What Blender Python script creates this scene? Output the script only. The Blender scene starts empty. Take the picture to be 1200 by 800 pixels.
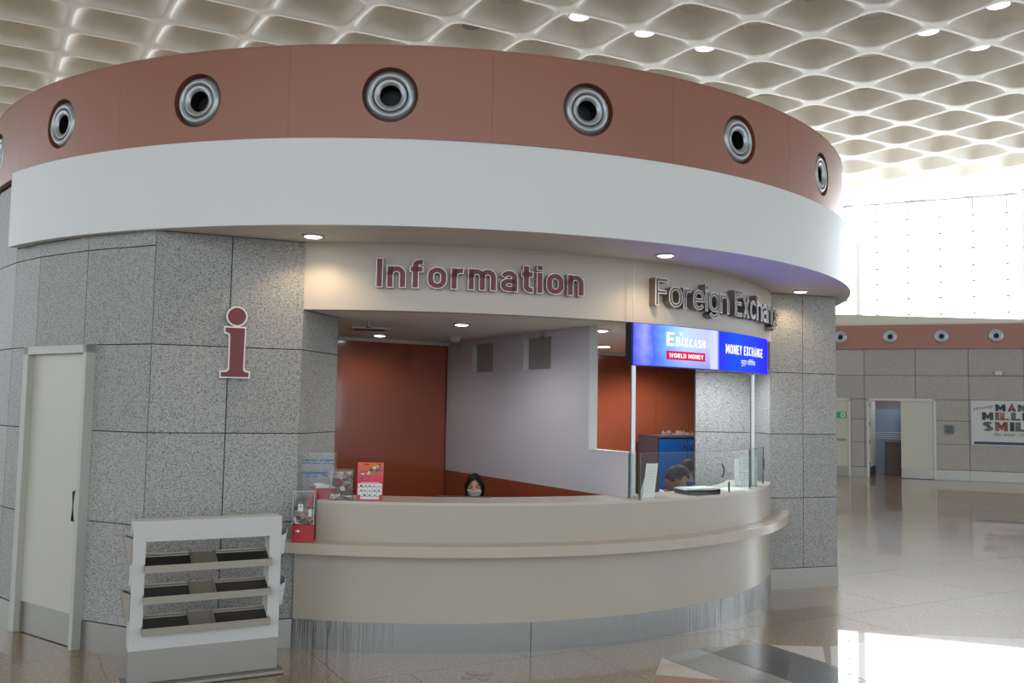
import bpy, bmesh, math, random
from mathutils import Matrix, Vector
random.seed(7)
SC = bpy.context.scene
COL = SC.collection
rad = math.radians
sin, cos, pi = math.sin, math.cos, math.pi

# ------------------------------------------------------------------ camera
cam_data = bpy.data.cameras.new('camera')
cam_data.sensor_width = 36.0
cam_data.lens = 31.92
cam_data.clip_end = 300
cam = bpy.data.objects.new('camera', cam_data)
COL.objects.link(cam)
PITCH, ROLL, EYE = .0711, .0181, 1.75
_f = Vector((0, cos(PITCH), sin(PITCH)))
_u = Vector((0, -sin(PITCH), cos(PITCH)))
_r = Vector((1, 0, 0))
_r2 = _r * cos(ROLL) + _u * sin(ROLL)
_u2 = _u * cos(ROLL) - _r * sin(ROLL)
cam.matrix_world = Matrix(((_r2.x, _u2.x, -_f.x, 0), (_r2.y, _u2.y, -_f.y, 0), (_r2.z, _u2.z, -_f.z, EYE), (0, 0, 0, 1)))
SC.camera = cam

# ------------------------------------------------------------------ world, exposure
world = bpy.data.worlds.new('daylight')
SC.world = world
world.use_nodes = True
wb = world.node_tree.nodes['Background']
wb.inputs[0].default_value = (.86, .94, 1.0, 1)
wb.inputs[1].default_value = 1.95
WINDOW_STRENGTH = 7.5
SC.view_settings.view_transform = 'Standard'
SC.view_settings.look = 'None'
SC.view_settings.gamma = 1.0
SC.view_settings.use_curve_mapping = False
SC.view_settings.exposure = 0.0
SC.cycles.transparent_max_bounces = 24

# ------------------------------------------------------------------ helpers
def lin(r, g, b):
    f = lambda v: (v / 255 / 12.92) if v / 255 <= .04045 else ((v / 255 + .055) / 1.055) ** 2.4
    return (f(r), f(g), f(b), 1.0)

def mat(name, color, rough=.5, metal=0.0, spec=.5, coat=0.0, emit=None, estr=0.0, noise=None, bump=None):
    m = bpy.data.materials.new(name)
    m.use_nodes = True
    nt = m.node_tree
    b = nt.nodes['Principled BSDF']
    b.inputs['Base Color'].default_value = color
    b.inputs['Roughness'].default_value = rough
    b.inputs['Metallic'].default_value = metal
    b.inputs['Specular IOR Level'].default_value = spec
    b.inputs['Coat Weight'].default_value = coat
    b.inputs['Coat Roughness'].default_value = .08
    if emit:
        b.inputs['Emission Color'].default_value = emit
        b.inputs['Emission Strength'].default_value = estr
    if noise or bump:
        g = nt.nodes.new('ShaderNodeNewGeometry')
    if noise:      # (scale, amount, stretch)
        sc, amt, st = noise
        mp = nt.nodes.new('ShaderNodeMapping')
        mp.inputs['Scale'].default_value = st
        nt.links.new(g.outputs['Position'], mp.inputs['Vector'])
        n = nt.nodes.new('ShaderNodeTexNoise')
        n.inputs['Scale'].default_value = sc
        n.inputs['Detail'].default_value = 5
        nt.links.new(mp.outputs[0], n.inputs['Vector'])
        r = nt.nodes.new('ShaderNodeMapRange')
        r.inputs[1].default_value = .3; r.inputs[2].default_value = .7
        r.inputs[3].default_value = 1 - amt; r.inputs[4].default_value = 1 + amt
        nt.links.new(n.outputs['Fac'], r.inputs[0])
        mx = nt.nodes.new('ShaderNodeMix'); mx.data_type = 'RGBA'; mx.blend_type = 'MULTIPLY'
        mx.inputs[0].default_value = 1.0
        mx.inputs[6].default_value = color
        nt.links.new(r.outputs[0], mx.inputs[7])
        nt.links.new(mx.outputs[2], b.inputs['Base Color'])
    if bump:       # (scale, strength, stretch)
        sc, amt, st = bump
        mp = nt.nodes.new('ShaderNodeMapping')
        mp.inputs['Scale'].default_value = st
        nt.links.new(g.outputs['Position'], mp.inputs['Vector'])
        n = nt.nodes.new('ShaderNodeTexNoise')
        n.inputs['Scale'].default_value = sc
        n.inputs['Detail'].default_value = 3
        nt.links.new(mp.outputs[0], n.inputs['Vector'])
        bp = nt.nodes.new('ShaderNodeBump')
        bp.inputs['Strength'].default_value = amt
        bp.inputs['Distance'].default_value = .01
        nt.links.new(n.outputs['Fac'], bp.inputs['Height'])
        nt.links.new(bp.outputs[0], b.inputs['Normal'])
    return m

def speckle(name, base, dark, light, scale, rough, spec=.5, tint=.06, cov=(.40, .47, .60, .68)):
    """ground stone: dark and light grains over a base colour, in world space"""
    m = bpy.data.materials.new(name)
    m.use_nodes = True
    nt = m.node_tree
    b = nt.nodes['Principled BSDF']
    b.inputs['Roughness'].default_value = rough
    b.inputs['Specular IOR Level'].default_value = spec
    g = nt.nodes.new('ShaderNodeNewGeometry')
    n = nt.nodes.new('ShaderNodeTexNoise')
    n.inputs['Scale'].default_value = scale; n.inputs['Detail'].default_value = 2
    n.inputs['Roughness'].default_value = .6
    nt.links.new(g.outputs['Position'], n.inputs['Vector'])
    r = nt.nodes.new('ShaderNodeValToRGB')
    e = r.color_ramp.elements
    e[0].position = cov[0]; e[0].color = dark
    e[1].position = cov[1]; e[1].color = base
    e.new(cov[2]).color = base
    e.new(cov[3]).color = light
    nt.links.new(n.outputs['Fac'], r.inputs[0])
    oi = nt.nodes.new('ShaderNodeObjectInfo')
    mr = nt.nodes.new('ShaderNodeMapRange')
    mr.inputs[3].default_value = 1 - tint; mr.inputs[4].default_value = 1 + tint
    nt.links.new(oi.outputs['Random'], mr.inputs[0])
    mx = nt.nodes.new('ShaderNodeMix'); mx.data_type = 'RGBA'; mx.blend_type = 'MULTIPLY'
    mx.inputs[0].default_value = 1
    nt.links.new(r.outputs[0], mx.inputs[6]); nt.links.new(mr.outputs[0], mx.inputs[7])
    nt.links.new(mx.outputs[2], b.inputs['Base Color'])
    return m

def polish(m, rough=.30, coat=.75):
    b = m.node_tree.nodes['Principled BSDF']
    b.inputs['Roughness'].default_value = rough; b.inputs['Coat Weight'].default_value = coat; b.inputs['Coat Roughness'].default_value = .02
    b.inputs['Specular IOR Level'].default_value = .65
def glassy(name, tint=(.93, .97, .96, 1), gloss=.06):
    m = bpy.data.materials.new(name)
    m.use_nodes = True
    nt = m.node_tree
    nt.nodes.remove(nt.nodes['Principled BSDF'])
    out = nt.nodes['Material Output']
    t = nt.nodes.new('ShaderNodeBsdfTransparent'); t.inputs[0].default_value = tint
    gl = nt.nodes.new('ShaderNodeBsdfGlossy'); gl.inputs['Roughness'].default_value = .03
    lw = nt.nodes.new('ShaderNodeLayerWeight'); lw.inputs[0].default_value = .5
    pw_ = nt.nodes.new('ShaderNodeMath'); pw_.operation = 'POWER'; pw_.inputs[1].default_value = 4
    nt.links.new(lw.outputs['Facing'], pw_.inputs[0])
    ad = nt.nodes.new('ShaderNodeMath'); ad.operation = 'MULTIPLY_ADD'; ad.inputs[1].default_value = .55; ad.inputs[2].default_value = gloss
    ad.use_clamp = True
    nt.links.new(pw_.outputs[0], ad.inputs[0])
    mx = nt.nodes.new('ShaderNodeMixShader')
    nt.links.new(ad.outputs[0], mx.inputs[0]); nt.links.new(t.outputs[0], mx.inputs[1]); nt.links.new(gl.outputs[0], mx.inputs[2])
    nt.links.new(mx.outputs[0], out.inputs[0])
    return m

def emitter(name, color, strength):
    m = bpy.data.materials.new(name)
    m.use_nodes = True
    nt = m.node_tree
    nt.nodes.remove(nt.nodes['Principled BSDF'])
    e = nt.nodes.new('ShaderNodeEmission')
    e.inputs[0].default_value = color; e.inputs[1].default_value = strength
    nt.links.new(e.outputs[0], nt.nodes['Material Output'].inputs[0])
    return m

class MB:
    """collects faces of one mesh"""
    def __init__(s):
        s.v = []; s.f = []; s.m = []; s.sm = []
    def add(s, vs, fs, mi=0, smooth=False):
        o = len(s.v)
        s.v += [tuple(p) for p in vs]
        for f in fs:
            s.f.append([i + o for i in f]); s.m.append(mi); s.sm.append(smooth)
        return s
    def box(s, c, d, rz=0, mi=0):
        x, y, z = d[0] / 2, d[1] / 2, d[2] / 2
        R = Matrix.Rotation(rz, 3, 'Z')
        vs = [R @ Vector((a * x, b * y, e * z)) + Vector(c) for e in (-1, 1) for a, b in ((-1, -1), (1, -1), (1, 1), (-1, 1))]
        return s.add(vs, [(3, 2, 1, 0), (4, 5, 6, 7), (0, 1, 5, 4), (1, 2, 6, 5), (2, 3, 7, 6), (3, 0, 4, 7)], mi)
    def wall(s, p0, p1, z0, z1, t, mi=0):
        """upright slab on the ground line p0-p1; t = thickness to the left of p0->p1 (negative: right)"""
        p0 = Vector(p0[:2]); p1 = Vector(p1[:2]); d = (p1 - p0).normalized(); n = Vector((-d.y, d.x)) * t
        q = [p0, p1, p1 + n, p0 + n]
        vs = [(p.x, p.y, z) for z in (z0, z1) for p in q]
        fs = [(3, 2, 1, 0), (4, 5, 6, 7), (0, 1, 5, 4), (1, 2, 6, 5), (2, 3, 7, 6), (3, 0, 4, 7)]
        if t < 0: fs = [tuple(reversed(f)) for f in fs]
        return s.add(vs, fs, mi)
    def prism(s, poly, z0, z1, mi=0):
        n = len(poly)
        a = sum(poly[i][0] * poly[(i + 1) % n][1] - poly[(i + 1) % n][0] * poly[i][1] for i in range(n))
        if a < 0: poly = poly[::-1]
        vs = [(p[0], p[1], z0) for p in poly] + [(p[0], p[1], z1) for p in poly]
        fs = [tuple(range(n - 1, -1, -1)), tuple(range(n, 2 * n))] + [(i, (i + 1) % n, n + (i + 1) % n, n + i) for i in range(n)]
        return s.add(vs, fs, mi)
    def arc(s, c, r0, r1, a0, a1, z0, z1, n=None, mi=0, caps=True):
        """annular slab between radii r0<r1, angles in degrees (0 = towards the camera, -y)"""
        n = n or max(2, int(abs(a1 - a0) / 2))
        st = []
        for i in range(n + 1):
            a = rad(a0 + (a1 - a0) * i / n)
            for r, z in ((r0, z0), (r1, z0), (r1, z1), (r0, z1)):
                st.append((c[0] + r * sin(a), c[1] - r * cos(a), z))
        for k in range(4):      # four smooth strips with their own vertices
            vs = []; fs = []
            for i in range(n + 1):
                vs += [st[4 * i + k], st[4 * i + (k + 1) % 4]]
            for i in range(n):
                fs.append((2 * i, 2 * i + 2, 2 * i + 3, 2 * i + 1))
            s.add(vs, fs, mi, True)
        if caps:
            s.add(st[:4], [(0, 1, 2, 3)], mi); s.add(st[-4:], [(3, 2, 1, 0)], mi)
        return s
    def lathe(s, prof, n=32, mi=0, axis='Z', o=(0, 0, 0), smooth=True):
        vs = []; fs = []
        for r, h in prof:
            for k in range(n):
                a = 2 * pi * k / n
                p = (r * cos(a), r * sin(a), h) if axis == 'Z' else (r * cos(a), -h, r * sin(a))
                vs.append((p[0] + o[0], p[1] + o[1], p[2] + o[2]))
        for i in range(len(prof) - 1):
            for k in range(n):
                fs.append((i * n + k, i * n + (k + 1) % n, (i + 1) * n + (k + 1) % n, (i + 1) * n + k))
        return s.add(vs, fs, mi, smooth)
    def disc(s, r, h, n=32, mi=0, axis='Z', o=(0, 0, 0)):
        vs = []
        for k in range(n):
            a = 2 * pi * k / n
            p = (r * cos(a), r * sin(a), h) if axis == 'Z' else (r * cos(a), -h, r * sin(a))
            vs.append((p[0] + o[0], p[1] + o[1], p[2] + o[2]))
        return s.add(vs, [tuple(range(n))], mi)
    def cyl(s, r, z0, z1, o=(0, 0, 0), n=20, mi=0):
        s.lathe([(r, z0), (r, z1)], n, mi, 'Z', o)
        s.disc(r, z0, n, mi, 'Z', o); return s.disc(r, z1, n, mi, 'Z', o)
    def tube(s, pts, r, n=8, mi=0):
        pts = [Vector(p) for p in pts]
        vs = []; fs = []
        for i, p in enumerate(pts):
            d = (pts[min(i + 1, len(pts) - 1)] - pts[max(i - 1, 0)]).normalized()
            a = d.cross(Vector((0, 0, 1)))
            if a.length < .01: a = d.cross(Vector((1, 0, 0)))
            a.normalize(); b = d.cross(a)
            for k in range(n):
                t = 2 * pi * k / n
                vs.append(p + (a * cos(t) + b * sin(t)) * r)
        for i in range(len(pts) - 1):
            for k in range(n):
                fs.append((i * n + k, i * n + (k + 1) % n, (i + 1) * n + (k + 1) % n, (i + 1) * n + k))
        fs += [tuple(range(n - 1, -1, -1)), tuple(range((len(pts) - 1) * n, len(pts) * n))]
        return s.add(vs, fs, mi, True)
    def mesh(s, name, mats, L=(0, 0, 0), rz=0):
        me = bpy.data.meshes.new(name)
        R = Matrix.Rotation(-rz, 3, 'Z')
        L = Vector(L)
        vs = [tuple(R @ (Vector(p) - L)) for p in s.v] if (L.length or rz) else s.v
        me.from_pydata(vs, [], s.f)
        for m in (mats if isinstance(mats, (list, tuple)) else [mats]): me.materials.append(m)
        me.polygons.foreach_set('material_index', s.m)
        me.polygons.foreach_set('use_smooth', s.sm)
        bm = bmesh.new(); bm.from_mesh(me)
        bmesh.ops.recalc_face_normals(bm, faces=bm.faces)
        bm.to_mesh(me); bm.free()
        me.update()
        return me

def tag(o, label=None, cat=None, group=None, kind=None):
    if label: o['label'] = label
    if cat: o['category'] = cat
    if group: o['group'] = group
    if kind: o['kind'] = kind
    return o
def link(name, me, parent=None, loc=(0, 0, 0), rz=0):
    o = bpy.data.objects.new(name, me); COL.objects.link(o)
    o.location = loc; o.rotation_euler = (0, 0, rz)
    if parent: o.parent = parent
    return o
def empty(name, loc, rz=0):
    o = bpy.data.objects.new(name, None); COL.objects.link(o)
    o.empty_display_size = .1
    o.location = loc; o.rotation_euler = (0, 0, rz); return o
def obj(name, mb, mats, parent=None, label=None, local=False):
    """one mesh object; with a parent the world-space geometry is moved into the parent's frame (unless local)"""
    if parent is None or local:
        o = link(name, mb.mesh(name, mats), parent)
    else:
        o = link(name, mb.mesh(name, mats, parent.location, parent.rotation_euler.z), parent)
    if label: o['label'] = label
    return o
def copy_tree(o, parent=None):
    c = o.copy(); COL.objects.link(c)
    if parent: c.parent = parent
    for ch in [k for k in bpy.data.objects if k.parent == o]:
        copy_tree(ch, c)
    return c
def bevel(o, w=.004, seg=2):
    m = o.modifiers.new('bevel', 'BEVEL'); m.width = w; m.segments = seg; m.limit_method = 'ANGLE'; m.angle_limit = rad(50)
    return o
def P(c, r, a):
    return (c[0] + r * sin(rad(a)), c[1] - r * cos(rad(a)))
def lerp(a, b, t): return (a[0] + (b[0] - a[0]) * t, a[1] + (b[1] - a[1]) * t)

def text_geo(body, size=1.0, extrude=0.0, offset=0.0, res=4, font=None, shear=0.0):
    cu = bpy.data.curves.new('lettering', 'FONT')
    cu.body = body; cu.size = size; cu.extrude = extrude; cu.offset = offset; cu.resolution_u = res; cu.shear = shear
    o = bpy.data.objects.new('lettering', cu); COL.objects.link(o)
    dg = bpy.context.evaluated_depsgraph_get(); dg.update()
    me = bpy.data.meshes.new_from_object(o.evaluated_get(dg))
    vs = [tuple(v.co) for v in me.vertices]; fs = [tuple(p.vertices) for p in me.polygons]
    bpy.data.objects.remove(o); bpy.data.curves.remove(cu); bpy.data.meshes.remove(me)
    return vs, fs
def fit_text(body, w, h, extrude=0.0, offset=0.0, **k):
    """text scaled to a width and a height, lower left corner at 0,0"""
    vs, fs = text_geo(body, 1.0, 1.0 if extrude else 0.0, offset, **k)
    x0 = min(v[0] for v in vs); x1 = max(v[0] for v in vs); y0 = min(v[1] for v in vs); y1 = max(v[1] for v in vs)
    return [((v[0] - x0) / (x1 - x0) * w, (v[1] - y0) / (y1 - y0) * h, v[2] * extrude) for v in vs], fs

# ------------------------------------------------------------------ a stroke alphabet for the lettering
def _arc(cx, cy, rx, ry, a0, a1, n=10):
    return [(cx + rx * cos(rad(a0 + (a1 - a0) * k / n)), cy + ry * sin(rad(a0 + (a1 - a0) * k / n))) for k in range(n + 1)]
def glyph(ch, w):
    """width and centre lines of a letter, cap height 1; 'o' at the end of a line = closed"""
    h = w / 2; X = .74
    def stad(W, H, a0=0, a1=360, top=None):
        r = W / 2 - h; t = min(.29, H / 2)
        if a1 - a0 == 360: return _arc(W / 2, H - t, r, t - h, 0, 180) + _arc(W / 2, t, r, t - h, 180, 360) + ['o']
        return _arc(W / 2, H - t, r, t - h, a0, 180) + _arc(W / 2, t, r, t - h, 180, a1)
    def arch(x0, x1, down=0): return [(x0, X - .30)] + _arc((x0 + x1) / 2, X - .28, (x1 - x0) / 2, .28 - h, 180, 0) + [(x1, down)]
    g = {
        'I': lambda: (w, [[(h, 0), (h, 1)]]),
        'n': lambda: (.56, [[(h, 0), (h, X)], arch(h, .56 - h)]),
        'h': lambda: (.56, [[(h, 0), (h, 1)], arch(h, .56 - h)]),
        'm': lambda: (.88, [[(h, 0), (h, X)], arch(h, .44), arch(.44, .88 - h)]),
        'f': lambda: (.38, [[(.15, 0), (.15, .80)] + _arc(.32, .80, .17, .20 - h, 180, 90, 6)[1:] + [(.38, 1 - h)], [(0, X - h), (.37, X - h)]]),
        'o': lambda: (.58, [stad(.58, X)]),
        'r': lambda: (.38, [[(h, 0), (h, X)], [(h, X - .32)] + _arc(h + .22, X - .27, .22, .27 - h, 180, 75, 7)]),
        'a': lambda: (.54, [[(.54 - h, 0), (.54 - h, X - .26)] + _arc(.27, X - .25, .27 - h, .25 - h, 0, 165, 9), [(.54 - h, .45 - h)] + _arc(.24, .225, .24 - h, .225 - h, 90, 270, 10) + [(.54 - h, h)]]),
        't': lambda: (.36, [[(.14, .95), (.14, .24)] + _arc(.32, .22, .18, .22 - h, 180, 270, 6) + [(.36, h)], [(0, X - h), (.35, X - h)]]),
        'i': lambda: (w, [[(h, 0), (h, X)], [(h, .85), (h, 1)]]),
        'F': lambda: (.50, [[(h, 0), (h, 1)], [(h, 1 - h), (.50, 1 - h)], [(h, .50), (.44, .50)]]),
        'E': lambda: (.50, [[(h, 0), (h, 1)], [(h, 1 - h), (.50, 1 - h)], [(h, .50), (.45, .50)], [(h, h), (.50, h)]]),
        'e': lambda: (.56, [[(h, .36), (.56 - h, .36)] + _arc(.28, X - .29, .28 - h, .29 - h, 0, 180) + _arc(.28, .29, .28 - h, .29 - h, 180, 325)]),
        'g': lambda: (.56, [stad(.56, X), [(.56 - h, X), (.56 - h, -.02)] + _arc(.28, -.02, .28 - h, .24 - h, 0, -150, 9)]),
        'x': lambda: (.52, [[(.08, 0), (.44, X)], [(.44, 0), (.08, X)]]),
        'c': lambda: (.52, [stad(.52, X, 35, 325)]),
        'M': lambda: (.74, [[(h, 0), (h, 1)], [(.74 - h, 0), (.74 - h, 1)], [(h, 1 - h * .5), (.37, .34), (.74 - h, 1 - h * .5)]]),
        'A': lambda: (.66, [[(h, 0), (.33, 1 - h * .4), (.66 - h, 0)], [(.17, .27), (.49, .27)]]),
        'N': lambda: (.62, [[(h, 0), (h, 1)], [(.62 - h, 0), (.62 - h, 1)], [(h, 1 - h * .6), (.62 - h, h * .6)]]),
        'Y': lambda: (.62, [[(h, 1), (.31, .44), (.62 - h, 1)], [(.31, .48), (.31, 0)]]),
        'L': lambda: (.48, [[(h, 0), (h, 1)], [(h, h), (.48, h)]]),
        'O': lambda: (.62, [stad(.62, 1)]),
        'C': lambda: (.58, [stad(.58, 1, 30, 330)]),
        'G': lambda: (.60, [stad(.60, 1, 30, 360) + [(.60 - h, .46), (.36, .46)]]),
        'S': lambda: (.58, [_arc(.29, .745, .29 - h, .255 - h, 20, 270, 14) + _arc(.29, .255, .29 - h, .255 - h, 90, -160, 14)[1:]]),
        'H': lambda: (.60, [[(h, 0), (h, 1)], [(.60 - h, 0), (.60 - h, 1)], [(h, .5), (.60 - h, .5)]]),
        'X': lambda: (.60, [[(h, 0), (.60 - h, 1)], [(.60 - h, 0), (h, 1)]]),
        'W': lambda: (.90, [[(h, 1), (.24, h * .6), (.45, .8), (.66, h * .6), (.90 - h, 1)]]),
        'R': lambda: (.58, [[(h, 0), (h, 1)], [(h, 1 - h)] + _arc(.32, .74, .26 - h, .26 - h, 90, -90, 9) + [(h, .48 + h)], [(.30, .48), (.58 - h, 0)]]),
        'D': lambda: (.60, [[(h, 0), (h, 1)], [(h, 1 - h), (.28, 1 - h)] + _arc(.28, .68, .32 - h, .32 - h, 90, 0, 6) + _arc(.28, .32, .32 - h, .32 - h, 0, -90, 6) + [(h, h)]]),
        'B': lambda: (.58, [[(h, 0), (h, 1)], [(h, 1 - h)] + _arc(.30, .76, .24 - h, .24 - h, 90, -90, 8) + [(h, .52)], [(h, .52)] + _arc(.30, .27, .28 - h, .27 - h, 90, -90, 8) + [(h, h)]]),
        'T': lambda: (.54, [[(.27, 0), (.27, 1)], [(0, 1 - h), (.54, 1 - h)]]),
    }
    return g[ch]()
def outline(line, w, ext=0.0):
    """left and right borders of a stroke with mitred corners"""
    closed = line[-1] == 'o'
    p = [Vector(q) for q in (line[:-1] if closed else line)]
    q = [p[0]]
    for a in p[1:]:
        if (a - q[-1]).length > 1e-4: q.append(a)
    if closed and (q[0] - q[-1]).length < 1e-4: q.pop()
    p = q
    if not closed and ext:
        p[0] = p[0] + (p[0] - p[1]).normalized() * ext; p[-1] = p[-1] + (p[-1] - p[-2]).normalized() * ext
    n = len(p); lf = []; rt = []
    for i in range(n):
        a = p[i] - p[i - 1] if (i > 0 or closed) else p[1] - p[0]
        b = p[(i + 1) % n] - p[i] if (i < n - 1 or closed) else p[-1] - p[-2]
        a = a.normalized(); b = b.normalized(); m = a + b
        if m.length < 1e-3: m = a
        m.normalize(); nn = Vector((-m.y, m.x)); k = 1 / max(.45, nn.dot(Vector((-a.y, a.x))))
        lf.append(p[i] + nn * k * w / 2); rt.append(p[i] - nn * k * w / 2)
    return lf, rt, closed
def glyph_solid(ch, w, grow, y0, y1, sx, sz, xm):
    """upright letter solid: x across, z up, faces at y0 (front, negative) and y1"""
    mb = MB()
    for line in glyph(ch, w)[1]:
        lf, rt, cl = outline(line, w + 2 * grow, grow); n = len(lf)
        vs = [((q.x - xm) * sx, y, q.y * sz) for q, y in [(q, y0) for q in lf] + [(q, y0) for q in rt] + [(q, y1) for q in lf] + [(q, y1) for q in rt]]
        fs = []
        for i in range(n if cl else n - 1):
            j = (i + 1) % n
            fs += [(i, j, n + j, n + i), (2 * n + i, 3 * n + i, 3 * n + j, 2 * n + j), (i, 2 * n + i, 2 * n + j, j), (n + i, n + j, 3 * n + j, 3 * n + i)]
        if not cl: fs += [(0, n, 3 * n, 2 * n), (n - 1, 3 * n - 1, 4 * n - 1, 2 * n - 1)]
        mb.add(vs, fs)
    return mb
def flat_text(txt, w, h, weight=.16, gap=.12):
    """flat lettering of the stroke alphabet scaled to a width and a height"""
    pos = []; x = 0
    for ch in txt:
        if ch == ' ': x += .34; continue
        pos.append((ch, x)); x += glyph(ch, weight)[0] + gap
    tot = x - gap; vs = []; fs = []
    for ch, x0 in pos:
        for line in glyph(ch, weight)[1]:
            lf, rt, cl = outline(line, weight); n = len(lf); o = len(vs)
            vs += [((q.x + x0) / tot * w, q.y * h, 0) for q in lf + rt]
            for i in range(n if cl else n - 1):
                j = (i + 1) % n; fs.append((o + i, o + n + i, o + n + j, o + j))
    return vs, fs


# ------------------------------------------------------------------ measured plan of the kiosk (metres)
CB, RB = (-.924, 10.391), 4.439        # brown ring
CW, RW = (-.958, 10.557), 4.600        # white fascia
CN, RN = (-1.092, 10.657), 4.017       # sign band
CC, RC, RS = (-.708, 9.935), 3.405, 3.573   # counter, shelf
ZA, ZB, ZC, ZD, ZE = 4.149, 3.515, 2.935, 2.435, 1.054
RG = 4.405                              # granite drum

# ------------------------------------------------------------------ materials
M = {}
M['granite'] = speckle('flamed granite', lin(170, 171, 169), lin(108, 109, 110), lin(202, 202, 200), 125, .5, .35)
M['granite_far'] = speckle('warm granite', lin(178, 174, 166), lin(150, 146, 140), lin(194, 190, 183), 70, .45, .4)
M['grout'] = mat('dark joint', lin(70, 70, 70), .9)
M['fascia'] = mat('white painted fascia', lin(226, 229, 231), .42, spec=.35, noise=(1.2, .012, (1, 1, 1)))
M['brown'] = mat('brown lacquered panel', lin(154, 104, 88), .32, metal=.1, spec=.5, noise=(.6, .03, (1, 1, 1)))
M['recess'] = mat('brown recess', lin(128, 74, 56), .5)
M['band'] = mat('cream sign band', lin(204, 197, 186), .5, spec=.35)
M['soffit'] = mat('off white soffit', lin(226, 223, 218), .6)
M['ceil'] = mat('ivory cast plaster', lin(243, 242, 235), .6, noise=(.5, .02, (1, 1, 1)))
M['counter'] = mat('beige solid surface', lin(184, 177, 164), .26, spec=.45, noise=(1.6, .02, (1, 1, 1)))
M['counter_top'] = mat('pale counter top', lin(200, 194, 184), .22, spec=.5)
M['shelf'] = mat('beige shelf edge', lin(192, 182, 166), .24, spec=.5, noise=(8, .03, (1, 1, .2)))
M['steel'] = mat('brushed stainless steel', lin(146, 146, 145), .18, metal=1.0, bump=(9, .8, (8, 8, .05)))
M['steel_plain'] = mat('satin stainless steel', lin(150, 148, 143), .36, metal=.85, bump=(30, .05, (.3, .3, 8)))
M['chrome'] = mat('bright round steel', lin(186, 187, 189), .30, metal=1.0)
M['alu'] = mat('silver painted aluminium', lin(170, 176, 180), .32, metal=.55, spec=.6)
M['black'] = mat('black void', lin(12, 12, 13), .6)
M['dark'] = mat('dark charcoal plastic', lin(38, 42, 52), .4)
M['cream'] = mat('cream painted door', lin(200, 200, 188), .4, noise=(.8, .01, (1, 1, 1)))
M['cream_dark'] = mat('cream door frame', lin(190, 191, 184), .42)
M['laminate'] = mat('red brown gloss laminate', lin(156, 80, 54), .2, spec=.6, coat=.9, noise=(1.0, .05, (1, 1, 1)))
M['inner'] = mat('lilac grey wall', lin(206, 205, 216), .5)
M['inner_trim'] = mat('white inner trim', lin(214, 214, 214), .45)
M['inner_ceil'] = mat('grey white inner ceiling', lin(232, 230, 226), .6)
M['glass'] = glassy('clear screen glass', (.90, .955, .935, 1), .022)
M['acrylic'] = glassy('clear acrylic', (.93, .95, .97, 1), .05)
M['glass_edge'] = mat('green glass edge', lin(52, 88, 82), .15, spec=.7)
M['maroon'] = mat('maroon letter face', lin(112, 42, 46), .4)
M['rim'] = mat('silver letter return', lin(188, 178, 172), .3, metal=.75)
M['rim_white'] = mat('pale letter rim', lin(242, 240, 238), .35)
M['smoke'] = mat('smoked letter face', lin(84, 76, 76), .3, metal=.3)
M['return'] = mat('grey brown letter return', lin(138, 126, 120), .3, metal=.7)
M['white'] = mat('white lacquer', lin(206, 207, 206), .35)
M['taupe'] = mat('taupe metal tray', lin(150, 144, 134), .38, metal=.55)
M['tray_dark'] = mat('dark tray bed', lin(48, 46, 44), .25, metal=.2)
M['engraved'] = mat('engraved grey', lin(212, 212, 214), .5)
M['red'] = mat('red acrylic', lin(186, 20, 34), .25)
M['paper'] = mat('white paper', lin(232, 234, 236), .7)
M['ink'] = mat('dark print', lin(60, 62, 70), .7)
M['blue_print'] = mat('blue print', lin(48, 112, 176), .6)
M['cab_blue'] = mat('blue cabinet door', lin(18, 92, 176), .35)
M['cab_grey'] = mat('dark grey cabinet side', lin(92, 86, 98), .5)
M['skin'] = mat('skin', lin(190, 144, 122), .5)
M['skin_dark'] = mat('dark skin', lin(126, 88, 70), .5)
M['hair'] = mat('black hair', lin(22, 19, 20), .6, spec=.25)
M['mask'] = mat('white face mask', lin(222, 222, 228), .8)
M['eye_white'] = mat('white of eye', lin(205, 200, 196), .3)
M['iris'] = mat('dark iris', lin(30, 20, 16), .2)
M['navy'] = mat('dark uniform', lin(34, 34, 44), .8)
M['shirt'] = mat('white shirt', lin(222, 224, 220), .8)
M['shirt_blue'] = mat('pale blue shirt', lin(140, 180, 215), .8)
M['trousers'] = mat('dark trousers', lin(40, 42, 50), .8)
M['poster'] = mat('pale poster board', lin(206, 208, 208), .5)
M['exit_green'] = mat('green exit board', lin(20, 140, 90), .5, emit=lin(20, 140, 90), estr=.25)
M['lamp'] = emitter('lamp disc', (1, .95, .86, 1), 14)
M['lamp_warm'] = emitter('warm lamp disc', (1, .86, .62, 1), 10)
M['hall_lamp'] = emitter('hall lamp disc', (.96, .97, 1, 1), 2.2)
M['lamp_off'] = mat('unlit lamp disc', lin(150, 148, 140), .5)
M['lamp_grey'] = mat('pale lamp lens', lin(205, 205, 205), .4)
M['window'] = emitter('bright overcast glazing', (.86, .94, 1, 1), WINDOW_STRENGTH)
M['mullion'] = mat('window mullion', lin(150, 154, 158), .5)
M['column'] = mat('white column', lin(214, 216, 214), .5)

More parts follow.
